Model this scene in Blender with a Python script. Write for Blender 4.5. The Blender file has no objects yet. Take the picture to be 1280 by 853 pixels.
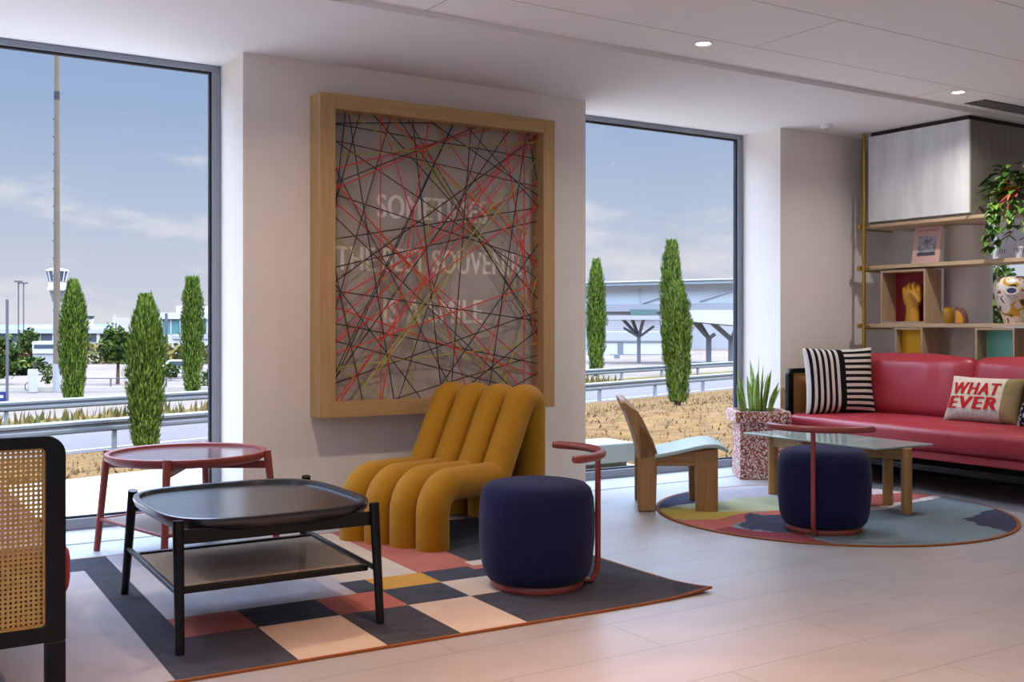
import bpy, bmesh, math, random
from mathutils import Vector, Matrix, noise as mnoise
PI = math.pi
R = math.radians
SC = bpy.context.scene
COL = SC.collection

# ---------------------------------------------------------------- camera, world, sun, exposure
cam_d = bpy.data.cameras.new('camera')
cam_d.sensor_width = 36.0
cam_d.lens = 36.0 * 1334.0 / 1280.0
cam_d.shift_y = -19.0 / 1280.0
cam_d.clip_start = 0.05
cam_d.clip_end = 2000
cam = bpy.data.objects.new('camera', cam_d)
COL.objects.link(cam)
cam.location = (0, 0, 1.1)
cam.rotation_euler = (R(90), 0, R(-32.487))
SC.camera = cam

SC.view_settings.view_transform = 'Standard'
SC.view_settings.look = 'None'
SC.view_settings.gamma = 1.0
SC.view_settings.use_curve_mapping = False
SC.view_settings.exposure = 0.20
SC.cycles.max_bounces = 8
SC.cycles.diffuse_bounces = 5
SC.cycles.glossy_bounces = 4
SC.cycles.transparent_max_bounces = 16
SC.cycles.caustics_reflective = False
SC.cycles.caustics_refractive = False
SC.cycles.sample_clamp_indirect = 4.0
SC.cycles.use_denoising = True

SKY_LOW, SKY_HIGH = 0.85, 13.5          # strength of the sky at the horizon / well above the windows' view
SUN_E = 3.7
LAMP_W = 9.0
LAMP_COL = (1.0, 0.90, 0.80)

def lin(h):
    h = h.lstrip('#')
    o = []
    for i in (0, 2, 4):
        c = int(h[i:i+2], 16) / 255.0
        o.append(c / 12.92 if c <= 0.04045 else ((c + 0.055) / 1.055) ** 2.4)
    return tuple(o)

def build_world():
    w = bpy.data.worlds.new('sky')
    SC.world = w
    w.use_nodes = True
    nt = w.node_tree
    nt.nodes.clear()
    N, L = nt.nodes.new, nt.links.new
    out = N('ShaderNodeOutputWorld'); bg = N('ShaderNodeBackground')
    tc = N('ShaderNodeTexCoord'); sep = N('ShaderNodeSeparateXYZ')
    L(tc.outputs['Generated'], sep.inputs[0])
    ramp = N('ShaderNodeValToRGB')
    cr = ramp.color_ramp
    cr.elements[0].position = 0.0; cr.elements[0].color = (*lin('#d9dae8'), 1)
    cr.elements[1].position = 1.0; cr.elements[1].color = (*lin('#b2c0d8'), 1)
    for p, c in ((0.05, '#cfd4e5'), (0.11, '#bccae3'), (0.19, '#a3b8dc'), (0.27, '#97afda'), (0.45, '#a6b7d6'), (0.7, '#aebdd6')):
        e = cr.elements.new(p); e.color = (*lin(c), 1)
    L(sep.outputs['Z'], ramp.inputs[0])
    # clouds: flat banks near the horizon, a few small puffs above
    mp = N('ShaderNodeMapping'); mp.inputs['Scale'].default_value = (4.0, 4.0, 13.0)
    mp.inputs['Location'].default_value = (0.35, 1.9, 0.4)
    L(tc.outputs['Generated'], mp.inputs[0])
    nz = N('ShaderNodeTexNoise'); nz.inputs['Scale'].default_value = 1.6; nz.inputs['Detail'].default_value = 7
    nz.inputs['Roughness'].default_value = 0.55
    L(mp.outputs[0], nz.inputs['Vector'])
    band = N('ShaderNodeMapRange'); band.inputs[1].default_value = 0.0; band.inputs[2].default_value = 0.30
    band.inputs[3].default_value = 0.12; band.inputs[4].default_value = -0.16
    L(sep.outputs['Z'], band.inputs[0])
    add = N('ShaderNodeMath'); add.operation = 'ADD'
    L(nz.outputs['Fac'], add.inputs[0]); L(band.outputs[0], add.inputs[1])
    cl = N('ShaderNodeMapRange'); cl.inputs[1].default_value = 0.54; cl.inputs[2].default_value = 0.70
    cl.interpolation_type = 'SMOOTHSTEP'
    L(add.outputs[0], cl.inputs[0])
    fac = N('ShaderNodeMath'); fac.operation = 'MULTIPLY'; fac.inputs[1].default_value = 0.85
    L(cl.outputs[0], fac.inputs[0])
    mix = N('ShaderNodeMix'); mix.data_type = 'RGBA'
    L(fac.outputs[0], mix.inputs[0]); L(ramp.outputs[0], mix.inputs[6])
    mix.inputs[7].default_value = (*lin('#e9e7ee'), 1)
    L(mix.outputs[2], bg.inputs['Color'])
    st = N('ShaderNodeMapRange'); st.inputs[1].default_value = 0.245; st.inputs[2].default_value = 0.60
    st.inputs[3].default_value = SKY_LOW; st.inputs[4].default_value = SKY_HIGH
    st.interpolation_type = 'SMOOTHSTEP'
    L(sep.outputs['Z'], st.inputs[0]); L(st.outputs[0], bg.inputs['Strength'])
    L(bg.outputs[0], out.inputs[0])
build_world()

sun_d = bpy.data.lights.new('sun', 'SUN')
sun_d.energy = SUN_E
sun_d.angle = R(0.6)
sun_d.color = (1.0, 0.94, 0.84)
sun = bpy.data.objects.new('sun', sun_d)
COL.objects.link(sun)
sun.location = (30, -10, 40)
sun.rotation_euler = Vector((-0.42, 0.25, -0.90)).to_track_quat('-Z', 'Y').to_euler()

# ---------------------------------------------------------------- materials
MATS = {}
def mat(name, col, rough=0.6, spec=0.5, metal=0.0, noise=0.0, nscale=8.0, stretch=(1, 1, 1), bump=0.0, bscale=None, col2=None, coat=0.0, sheen=0.0, emit=None, estr=0.0, detail=4.0):
    if name in MATS: return MATS[name]
    m = bpy.data.materials.new(name); m.use_nodes = True
    nt = m.node_tree; N, L = nt.nodes.new, nt.links.new
    b = nt.nodes['Principled BSDF']
    c = lin(col) if isinstance(col, str) else col
    b.inputs['Base Color'].default_value = (*c, 1)
    b.inputs['Roughness'].default_value = rough
    b.inputs['Specular IOR Level'].default_value = spec
    b.inputs['Metallic'].default_value = metal
    if coat: b.inputs['Coat Weight'].default_value = coat; b.inputs['Coat Roughness'].default_value = 0.15
    if sheen: b.inputs['Sheen Weight'].default_value = sheen; b.inputs['Sheen Roughness'].default_value = 0.5
    if emit: b.inputs['Emission Color'].default_value = (*lin(emit), 1); b.inputs['Emission Strength'].default_value = estr
    if noise or bump or col2:
        tc = N('ShaderNodeTexCoord'); mp = N('ShaderNodeMapping'); mp.inputs['Scale'].default_value = stretch
        L(tc.outputs['Object'], mp.inputs[0])
        nz = N('ShaderNodeTexNoise'); nz.inputs['Scale'].default_value = nscale; nz.inputs['Detail'].default_value = detail
        L(mp.outputs[0], nz.inputs['Vector'])
        if noise or col2:
            c2 = (lin(col2) if isinstance(col2, str) else col2) if col2 else tuple(max(0, x * (1 - noise)) for x in c)
            c1 = c if col2 else tuple(min(1, x * (1 + noise)) for x in c)
            rp = N('ShaderNodeMapRange'); rp.inputs[1].default_value = 0.3; rp.inputs[2].default_value = 0.7
            L(nz.outputs['Fac'], rp.inputs[0])
            mx = N('ShaderNodeMix'); mx.data_type = 'RGBA'
            mx.inputs[6].default_value = (*c2, 1); mx.inputs[7].default_value = (*c1, 1)
            L(rp.outputs[0], mx.inputs[0]); L(mx.outputs[2], b.inputs['Base Color'])
        if bump:
            src = nz
            if bscale:
                src = N('ShaderNodeTexNoise'); src.inputs['Scale'].default_value = bscale; src.inputs['Detail'].default_value = 3
                L(mp.outputs[0], src.inputs['Vector'])
            bp = N('ShaderNodeBump'); bp.inputs['Strength'].default_value = bump; bp.inputs['Distance'].default_value = 0.01
            L(src.outputs['Fac'], bp.inputs['Height']); L(bp.outputs[0], b.inputs['Normal'])
    MATS[name] = m
    return m

def tiles(name, col, mortar, bw, rh, msize, rough, off=0.5, loc=(0, 0, 0), var=0.04, spec=0.5, cloud=0.0, rot=0.0):
    m = bpy.data.materials.new(name); m.use_nodes = True
    nt = m.node_tree; N, L = nt.nodes.new, nt.links.new
    b = nt.nodes['Principled BSDF']
    tc = N('ShaderNodeTexCoord'); mp = N('ShaderNodeMapping'); mp.inputs['Location'].default_value = loc
    mp.inputs['Rotation'].default_value = (0, 0, rot)
    L(tc.outputs['Object'], mp.inputs[0])
    br = N('ShaderNodeTexBrick'); br.offset = off
    br.inputs['Scale'].default_value = 1.0
    br.inputs['Brick Width'].default_value = bw; br.inputs['Row Height'].default_value = rh
    br.inputs['Mortar Size'].default_value = msize; br.inputs['Mortar Smooth'].default_value = 0.1
    c = lin(col)
    br.inputs['Color1'].default_value = (*[x * (1 + var) for x in c], 1)
    br.inputs['Color2'].default_value = (*[x * (1 - var) for x in c], 1)
    br.inputs['Mortar'].default_value = (*lin(mortar), 1)
    L(mp.outputs[0], br.inputs['Vector'])
    src = br.outputs['Color']
    if cloud:
        nz = N('ShaderNodeTexNoise'); nz.inputs['Scale'].default_value = 2.2; nz.inputs['Detail'].default_value = 6
        mq = N('ShaderNodeMapping'); mq.inputs['Scale'].default_value = (1, 2.2, 1)
        L(tc.outputs['Object'], mq.inputs[0]); L(mq.outputs[0], nz.inputs['Vector'])
        rp = N('ShaderNodeMapRange'); rp.inputs[1].default_value = 0.3; rp.inputs[2].default_value = 0.7
        rp.inputs[3].default_value = 1 - cloud; rp.inputs[4].default_value = 1 + cloud
        L(nz.outputs['Fac'], rp.inputs[0])
        mx = N('ShaderNodeMix'); mx.data_type = 'RGBA'; mx.blend_type = 'MULTIPLY'; mx.inputs[0].default_value = 1
        L(src, mx.inputs[6]); L(rp.outputs[0], mx.inputs[7]); src = mx.outputs[2]
    L(src, b.inputs['Base Color'])
    b.inputs['Roughness'].default_value = rough
    b.inputs['Specular IOR Level'].default_value = spec
    return m

def wood(name, col, dark, axis='z', rough=0.5):
    m = bpy.data.materials.new(name); m.use_nodes = True
    nt = m.node_tree; N, L = nt.nodes.new, nt.links.new
    b = nt.nodes['Principled BSDF']
    tc = N('ShaderNodeTexCoord'); mp = N('ShaderNodeMapping')
    s = {'x': (1.2, 22, 22), 'y': (22, 1.2, 22), 'z': (22, 22, 1.2)}[axis]
    mp.inputs['Scale'].default_value = s
    L(tc.outputs['Object'], mp.inputs[0])
    nz = N('ShaderNodeTexNoise'); nz.inputs['Scale'].default_value = 2.5; nz.inputs['Detail'].default_value = 6; nz.inputs['Distortion'].default_value = 0.4
    L(mp.outputs[0], nz.inputs['Vector'])
    rp = N('ShaderNodeMapRange'); rp.inputs[1].default_value = 0.25; rp.inputs[2].default_value = 0.75
    L(nz.outputs['Fac'], rp.inputs[0])
    mx = N('ShaderNodeMix'); mx.data_type = 'RGBA'
    mx.inputs[6].default_value = (*lin(dark), 1); mx.inputs[7].default_value = (*lin(col), 1)
    L(rp.outputs[0], mx.inputs[0]); L(mx.outputs[2], b.inputs['Base Color'])
    b.inputs['Roughness'].default_value = rough
    return m

def glass(name, tint=(0.96, 0.98, 0.98), gloss=0.06, rough=0.0):
    m = bpy.data.materials.new(name); m.use_nodes = True
    nt = m.node_tree; nt.nodes.clear(); N, L = nt.nodes.new, nt.links.new
    out = N('ShaderNodeOutputMaterial'); t = N('ShaderNodeBsdfTransparent'); g = N('ShaderNodeBsdfGlossy'); mx = N('ShaderNodeMixShader')
    lw = N('ShaderNodeLayerWeight'); lw.inputs[0].default_value = 0.35
    mr = N('ShaderNodeMapRange'); mr.inputs[3].default_value = gloss * 0.5; mr.inputs[4].default_value = min(1, gloss * 5)
    L(lw.outputs['Fresnel'], mr.inputs[0])
    t.inputs[0].default_value = (*tint, 1); g.inputs['Roughness'].default_value = rough
    L(mr.outputs[0], mx.inputs[0]); L(t.outputs[0], mx.inputs[1]); L(g.outputs[0], mx.inputs[2]); L(mx.outputs[0], out.inputs[0])
    return m

def cane(name, col, plane='xz', pitch=0.0165, hole=0.30, rough=0.45, spec=0.4):
    """woven cane: a straw sheet with a regular lattice of small open holes"""
    m = bpy.data.materials.new(name); m.use_nodes = True
    nt = m.node_tree; N, L = nt.nodes.new, nt.links.new
    b = nt.nodes['Principled BSDF']; out = nt.nodes['Material Output']
    tc = N('ShaderNodeTexCoord'); sp = N('ShaderNodeSeparateXYZ'); L(tc.outputs['Object'], sp.inputs[0])
    def M(op, a, c=None):
        n = N('ShaderNodeMath'); n.operation = op
        for i, v in enumerate((a, c)):
            if v is None: continue
            if isinstance(v, (int, float)): n.inputs[i].default_value = v
            else: L(v, n.inputs[i])
        return n.outputs[0]
    u = M('MULTIPLY', sp.outputs[plane[0].upper()], 1.0 / pitch); v = M('MULTIPLY', sp.outputs[plane[1].upper()], 1.0 / pitch)
    fu = M('ABSOLUTE', M('SUBTRACT', M('FRACT', u), 0.5)); fv = M('ABSOLUTE', M('SUBTRACT', M('FRACT', v), 0.5))
    d = M('MAXIMUM', M('MAXIMUM', fu, fv), M('MULTIPLY', M('ADD', fu, fv), 0.72))
    h = M('LESS_THAN', d, hole)
    tr = N('ShaderNodeBsdfTransparent'); mx = N('ShaderNodeMixShader')
    L(h, mx.inputs[0]); L(b.outputs[0], mx.inputs[1]); L(tr.outputs[0], mx.inputs[2]); L(mx.outputs[0], out.inputs[0])
    wv = N('ShaderNodeTexNoise'); wv.inputs['Scale'].default_value = 60; L(tc.outputs['Object'], wv.inputs['Vector'])
    rp = N('ShaderNodeMix'); rp.data_type = 'RGBA'; c = lin(col)
    rp.inputs[6].default_value = (*[x * 0.75 for x in c], 1); rp.inputs[7].default_value = (*[min(1, x * 1.2) for x in c], 1)
    L(wv.outputs['Fac'], rp.inputs[0]); L(rp.outputs[2], b.inputs['Base Color'])
    b.inputs['Roughness'].default_value = rough; b.inputs['Specular IOR Level'].default_value = spec
    return m

def terrazzo(name):
    m = bpy.data.materials.new(name); m.use_nodes = True
    nt = m.node_tree; N, L = nt.nodes.new, nt.links.new
    b = nt.nodes['Principled BSDF']; b.inputs['Roughness'].default_value = 0.6
    tc = N('ShaderNodeTexCoord'); vo = N('ShaderNodeTexVoronoi'); vo.inputs['Scale'].default_value = 105
    L(tc.outputs['Object'], vo.inputs['Vector'])
    rp = N('ShaderNodeValToRGB'); rp.color_ramp.interpolation = 'CONSTANT'
    cs = ['#a8583c', '#d9cdc8', '#84402f', '#c3988a', '#d5cbd0', '#5f2f2a', '#a96450', '#cfb9b0']
    els = rp.color_ramp.elements
    els[0].color = (*lin(cs[0]), 1); els[1].position = 0.14; els[1].color = (*lin(cs[1]), 1)
    for i in range(2, 8):
        e = els.new(0.14 * i); e.color = (*lin(cs[i]), 1)
    sp = N('ShaderNodeSeparateColor'); L(vo.outputs['Color'], sp.inputs[0]); L(sp.outputs[0], rp.inputs[0]); L(rp.outputs[0], b.inputs['Base Color'])
    return m

# ---------------------------------------------------------------- mesh helpers
def frames(pts):
    T = []
    n = len(pts)
    for i in range(n):
        a = pts[max(0, i - 1)]; b = pts[min(n - 1, i + 1)]
        T.append((b - a).normalized())
    up = Vector((0, 0, 1)) if abs(T[0].z) < 0.95 else Vector((0, 1, 0))
    u = (up - T[0] * up.dot(T[0])).normalized()
    out = []
    for i in range(n):
        u = (u - T[i] * u.dot(T[i]))
        if u.length < 1e-6: u = T[i].orthogonal()
        u = u.normalized()
        out.append((T[i], u, T[i].cross(u)))
    return out

class MB:
    def __init__(s): s.v = []; s.f = []; s.m = []
    def add(s, vs, fs, mi=0):
        o = len(s.v); s.v += [tuple(v) for v in vs]; s.f += [tuple(i + o for i in f) for f in fs]; s.m += [mi] * len(fs); return s
    def box(s, x0, x1, y0, y1, z0, z1, mi=0, M=None):
        vs = [Vector((x, y, z)) for z in (z0, z1) for y in (y0, y1) for x in (x0, x1)]
        if M: vs = [M @ v for v in vs]
        return s.add(vs, [(0, 2, 3, 1), (4, 5, 7, 6), (0, 1, 5, 4), (2, 6, 7, 3), (0, 4, 6, 2), (1, 3, 7, 5)], mi)
    def prism(s, poly, z0, z1, mi=0, M=None):
        n = len(poly)
        vs = [Vector((p[0], p[1], z0)) for p in poly] + [Vector((p[0], p[1], z1)) for p in poly]
        if M: vs = [M @ v for v in vs]
        return s.add(vs, [tuple(reversed(range(n))), tuple(range(n, 2 * n))] + [(i, (i + 1) % n, n + (i + 1) % n, n + i) for i in range(n)], mi)
    def tube(s, pts, r, n=10, mi=0, cap=True, sq=None):
        pts = [Vector(p) for p in pts]; fr = frames(pts); vs = []; k = len(pts)
        for i, (p, (t, u, w)) in enumerate(zip(pts, fr)):
            ri = r[i] if isinstance(r, (list, tuple)) else r
            for j in range(n):
                a = 2 * PI * j / n
                ca, sa = math.cos(a), math.sin(a)
                if sq: ca, sa = math.copysign(abs(ca) ** sq, ca), math.copysign(abs(sa) ** sq, sa)
                vs.append(p + u * (ri * ca) + w * (ri * sa))
        fs = [(i * n + j, i * n + (j + 1) % n, (i + 1) * n + (j + 1) % n, (i + 1) * n + j) for i in range(k - 1) for j in range(n)]
        if cap: fs += [tuple(reversed(range(n))), tuple(range((k - 1) * n, k * n))]
        return s.add(vs, fs, mi)
    def bar(s, a, b, w, d, mi=0):
        a, b = Vector(a), Vector(b); t = (b - a).normalized()
        up = Vector((0, 0, 1)) if abs(t.z) < 0.9 else Vector((0, 1, 0))
        u = (up - t * up.dot(t)).normalized(); q = t.cross(u)
        vs = [p + u * (sx * d / 2) + q * (sy * w / 2) for p in (a, b) for sx, sy in ((-1, -1), (-1, 1), (1, 1), (1, -1))]
        return s.add(vs, [(3, 2, 1, 0), (4, 5, 6, 7), (0, 1, 5, 4), (1, 2, 6, 5), (2, 3, 7, 6), (3, 0, 4, 7)], mi)
    def lathe(s, prof, n=40, c=(0, 0, 0), mi=0, mif=None):
        vs = []; k = len(prof)
        for r, z in prof:
            for j in range(n):
                a = 2 * PI * j / n
                vs.append((c[0] + r * math.cos(a), c[1] + r * math.sin(a), c[2] + z))
        fs = [(i * n + j, i * n + (j + 1) % n, (i + 1) * n + (j + 1) % n, (i + 1) * n + j) for i in range(k - 1) for j in range(n)]
        o = len(s.m)
        s.add(vs, fs + [tuple(reversed(range(n))), tuple(range((k - 1) * n, k * n))], mi)
        return s
    def shell(s, outline, levels, mi=0):
        """stack of scaled/offset copies of one outline: levels = [(scale_x, scale_y, z)]; capped at both ends"""
        n = len(outline); vs = []
        for sx, sy, z in levels:
            vs += [(p[0] * sx, p[1] * sy, z) for p in outline]
        k = len(levels)
        fs = [(i * n + j, i * n + (j + 1) % n, (i + 1) * n + (j + 1) % n, (i + 1) * n + j) for i in range(k - 1) for j in range(n)]
        fs += [tuple(reversed(range(n))), tuple(range((k - 1) * n, k * n))]
        return s.add(vs, fs, mi)
    def build(s, name, m, parent=None, bevel=0.0, smooth=40, org=True, seg=2, subsurf=0):
        """one mesh object; with org=True the vertices are world coordinates and become local to the parent"""
        me = bpy.data.meshes.new(name)
        off = Vector((0, 0, 0))
        p = parent
        if org:
            while p is not None:
                off += p.location; p = p.parent
        me.from_pydata([tuple(Vector(v) - off) for v in s.v], [], s.f)
        ms = m if isinstance(m, (list, tuple)) else [m]
        for q in ms: me.materials.append(q)
        if len(ms) > 1: me.polygons.foreach_set('material_index', s.m)
        me.update()
        bm = bmesh.new(); bm.from_mesh(me)
        bmesh.ops.recalc_face_normals(bm, faces=bm.faces); bm.to_mesh(me); bm.free()
        if smooth:
            me.shade_smooth(); me.set_sharp_from_angle(angle=R(smooth))
        o = bpy.data.objects.new(name, me); COL.objects.link(o)
        if parent: o.parent = parent
        if bevel:
            b = o.modifiers.new('edge', 'BEVEL'); b.width = bevel; b.segments = seg; b.limit_method = 'ANGLE'; b.angle_limit = R(40)
        if subsurf:
            q = o.modifiers.new('smooth', 'SUBSURF'); q.levels = subsurf; q.render_levels = subsurf
        return o

def thing(name, label, cat, loc=(0, 0, 0), rz=0.0, group=None):
    o = bpy.data.objects.new(name, None); COL.objects.link(o)
    o.empty_display_size = 0.1
    o.location = loc; o.rotation_euler = (0, 0, rz); o['label'] = label; o['category'] = cat
    if group: o['group'] = group
    return o
def tag(o, label, cat, group=None, kind=None):
    o['label'] = label; o['category'] = cat
    if group: o['group'] = group
    if kind: o['kind'] = kind
    return o
def struct(o):
    o['kind'] = 'structure'; return o
def dup(root, loc, rz, label, group=None):
    r = root.copy(); COL.objects.link(r); r.location = loc; r.rotation_euler = (0, 0, rz); r['label'] = label
    if group: r['group'] = group
    for ch in list(root.children):
        c = ch.copy(); COL.objects.link(c); c.parent = r
        for g in ch.children:
            d = g.copy(); COL.objects.link(d); d.parent = c
    return r
def text_mesh(txt, size, sx=1.0, heavy=0.0, spacing=1.0):
    """the outline of some lettering as (vertices, faces), centred"""
    cu = bpy.data.curves.new('lettering', 'FONT'); cu.body = txt; cu.size = size; cu.space_character = spacing
    cu.align_x = 'CENTER'; cu.align_y = 'CENTER'; cu.resolution_u = 6
    ob = bpy.data.objects.new('lettering', cu); COL.objects.link(ob)
    dg = bpy.context.evaluated_depsgraph_get(); ev = ob.evaluated_get(dg); me = ev.to_mesh()
    vs = [(v.co.x * sx, v.co.y) for v in me.vertices]; fs = [tuple(p.vertices) for p in me.polygons]
    ar = lambda f: abs(sum(vs[a][0] * vs[b][1] - vs[b][0] * vs[a][1] for a, b in zip(f, f[1:] + f[:1]))) / 2
    fs = [f for f in fs if ar(f) > 1e-5]
    ev.to_mesh_clear(); bpy.data.objects.remove(ob); bpy.data.curves.remove(cu)
    if heavy:                        # heavier strokes: the same outline laid side by side
        n = len(vs); base, bf = list(vs), list(fs)
        for k, d in enumerate((-heavy, heavy, -heavy / 2, heavy / 2)):
            vs += [(x + d, y) for x, y in base]; fs += [tuple(i + n * (k + 1) for i in f) for f in bf]
    return vs, fs
def superellipse(a, b, e, n=64):
    o = []
    for i in range(n):
        t = 2 * PI * i / n
        c, s = math.cos(t), math.sin(t)
        o.append((a * math.copysign(abs(c) ** (2 / e), c), b * math.copysign(abs(s) ** (2 / e), s)))
    return o
def arc(c, r, a0, a1, n):
    return [(c[0] + r * math.cos(R(a0 + (a1 - a0) * i / n)), c[1] + r * math.sin(R(a0 + (a1 - a0) * i / n))) for i in range(n + 1)]
# ---------------------------------------------------------------- room shell
m_wall = mat('wall_paint', '#e6dfd8', 0.85, 0.2, noise=0.015, nscale=3)
m_ceil = mat('soffit_paint', '#e9e6e5', 0.9, 0.2)
m_ceilt = tiles('ceiling_panels', '#faf7f5', '#c6bfbd', 3.66, 0.61, 0.004, 0.9, off=0.5, loc=(-2.43, 0.04, 0), var=0.0, spec=0.2)
m_floor = tiles('floor_tiles', '#a0a2a8', '#76787d', 1.28, 0.32, 0.0022, 0.36, off=0.5, loc=(0.15, 0.073, 0), var=0.03, cloud=0.10, spec=1.0)
m_alu = mat('window_aluminium', '#8f96a1', 0.4, 0.5, metal=0.3)
m_gask = mat('window_gasket', '#23262c', 0.6)
m_pane = glass('window_glass', (0.97, 0.98, 0.98), 0.006)
m_black = mat('black_stained_wood', '#0b0b0e', 0.38, 0.3)
m_dark = mat('dark_metal', '#26262a', 0.45, 0.5)

def wallbox(name, *b, m=None):
    return struct(MB().box(*b).build(name, m or m_wall, smooth=0))
struct(MB().box(-3.2, 12.2, -5.2, 6.2, -0.25, 0.0).build('floor', m_floor, smooth=0))
struct(MB().box(-3.2, 12.2, -5.2, 4.6, 2.63, 2.75).build('ceiling', m_ceilt, smooth=0))
struct(MB().box(-3.2, 12.2, 4.6, 6.2, 2.6, 2.75).build('ceiling_soffit', m_ceil, smooth=0, bevel=0.002))
wallbox('wall_back_artwork', 1.895, 4.219, 5.717, 6.2, 0, 2.6)
wallbox('wall_back_corner', 6.046, 8.7, 5.717, 6.2, 0, 2.6)
wallbox('wall_back_end', 11.3, 12.2, 5.717, 6.2, 0, 2.6)
wallbox('wall_back_start', -3.2, -1.2, 5.717, 6.2, 0, 2.6)
wallbox('wall_left', -3.4, -3.2, 5.0, 6.2, -0.25, 2.95)
wallbox('wall_left_end', -3.4, -3.2, -5.2, -3.6, -0.25, 2.95)
wallbox('wall_left_lintel', -3.4, -3.2, -3.6, 5.0, 2.6, 2.95)
wallbox('wall_left_sill', -3.4, -3.2, -3.6, 5.0, -0.25, 0.0)
wallbox('wall_right', 12.2, 12.4, -5.2, 6.2, -0.25, 2.95)
wallbox('wall_front', -3.2, 12.2, -5.4, -5.2, -0.25, 2.95)
struct(MB().box(1.93, 4.19, 5.705, 5.717, 0.0, 0.06).build('baseboard_back', mat('baseboard_paint', '#b9aea6', 0.6), bevel=0.002, smooth=0))
struct(MB().box(-1.2, 1.895, 5.700, 5.717, -0.001, 0.0012).box(4.219, 6.046, 5.700, 5.717, -0.001, 0.0012).build('trim_1', mat('expansion_joint', '#4a4848', 0.7), smooth=0))

def window(n, x0, x1):
    w = bpy.data.objects.new('window_%d' % n, None); COL.objects.link(w); w.location = (x0, 6.11, 0); struct(w)
    y0, y1 = 6.11, 6.17
    fr = MB().box(x0, x1, y0, y1, 2.565, 2.6).box(x0, x1, y0, y1, 0, 0.06)
    fr.box(x0, x0 + 0.05, y0, y1, 0.06, 2.565).box(x1 - 0.05, x1, y0, y1, 0.06, 2.565)
    fr.build('frame', m_alu, w, smooth=0, bevel=0.003)
    g = MB().box(x0 + .05, x1 - .05, 6.125, 6.15, 2.552, 2.565).box(x0 + .05, x1 - .05, 6.125, 6.15, 0.06, 0.072)
    g.box(x0 + .05, x0 + .064, 6.125, 6.15, .072, 2.552).box(x1 - .064, x1 - .05, 6.125, 6.15, .072, 2.552)
    g.build('gasket', m_gask, w, smooth=0)
    MB().box(x0 + .064, x1 - .064, 6.134, 6.142, 0.072, 2.552).build('pane', m_pane, w, smooth=0)
window(1, -1.2, 1.895)
window(2, 4.219, 6.046)
window(3, 8.7, 11.3)
w4 = bpy.data.objects.new('window_4', None); COL.objects.link(w4); w4.location = (-3.3, 0.7, 0); struct(w4)
fr = MB().box(-3.33, -3.27, -3.6, 5.0, 2.565, 2.6).box(-3.33, -3.27, -3.6, 5.0, 0, 0.06)
for y in (-3.6, -.76, 2.08, 4.95): fr.box(-3.33, -3.27, y, y + .05, .06, 2.565)
fr.build('frame', m_alu, w4, smooth=0)
MB().box(-3.306, -3.298, -3.58, 4.98, .06, 2.565).build('pane', m_pane, w4, smooth=0)

# ---------------------------------------------------------------- outdoors: ground
def s_of(x, y): return -0.318 * x + 0.948 * y
def tz(x, y):
    s = s_of(x, y)
    if s < 7.75: return -0.06
    if s < 22.6: return -0.06 - 1.69 * (s - 7.75) / 14.85
    return -1.75
def xy(s, t):                       # along the road t, away from the building s
    return (-0.318 * s + 0.948 * t, 0.948 * s + 0.318 * t)
m_conc = mat('pale_terrace_concrete', '#c9c5c0', 0.8, 0.2, noise=0.04, nscale=1.5)
m_dry = mat('dry_grass', '#6f5330', 0.95, 0.1, col2='#47361d', nscale=5.0, bump=0.6, bscale=14, detail=8)
m_road = mat('road_asphalt', '#565254', 0.9, 0.2, noise=0.06, nscale=1.2)
m_park = mat('car_park_gravel', '#6e635d', 0.9, 0.2, col2='#5d5450', nscale=0.25, detail=6)
m_verge = mat('verge_dry_grass', '#66552a', 0.95, 0.1, col2='#4a4622', nscale=1.4, detail=8)
struct(MB().prism([(-14, 6.2), (5.65, 6.2), (5.65, 9.95), (-14, 3.48)], -0.30, -0.06).build('terrace_pavement', m_conc, smooth=0))
g = MB()
NT = 60
svals = [0.6, 4.0, 7.75] + [7.75 + 14.85 * i / 24 for i in range(1, 25)]
rnd = random.Random(5)
vs, fs = [], []
for i, s in enumerate(svals):
    for j in range(NT + 1):
        x, y = xy(s, -30 + 2.0 * j)
        y = max(y, 6.21)
        z = tz(x, y) - 0.012 + (rnd.uniform(-0.02, 0.02) if s > 8 and i < len(svals) - 1 else 0)
        if s < 7.7 and x < 5.7: z -= 0.03
        vs.append((x, y, z))
for i in range(len(svals) - 1):
    for j in range(NT):
        a = i * (NT + 1) + j
        fs.append((a, a + 1, a + NT + 2, a + NT + 1))
struct(g.add(vs, fs).build('grass_bank', m_dry, smooth=60))
def strip(name, s0, s1, z, m, t0=-60, t1=160):
    a, b, c, d = xy(s0, t0), xy(s0, t1), xy(s1, t1), xy(s1, t0)
    return struct(MB().prism([a, b, c, d], z - 0.3, z).build(name, m, smooth=0))
strip('road', 22.55, 29.3, -1.752, m_road)
strip('road_marking', 23.0, 23.16, -1.744, mat('road_paint', '#959390', 0.8), -60, 160)
strip('verge_land', 29.3, 31.6, -1.74, m_verge)
strip('car_park_land', 31.6, 1200, -1.755, m_park, -1200, 1300)
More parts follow.
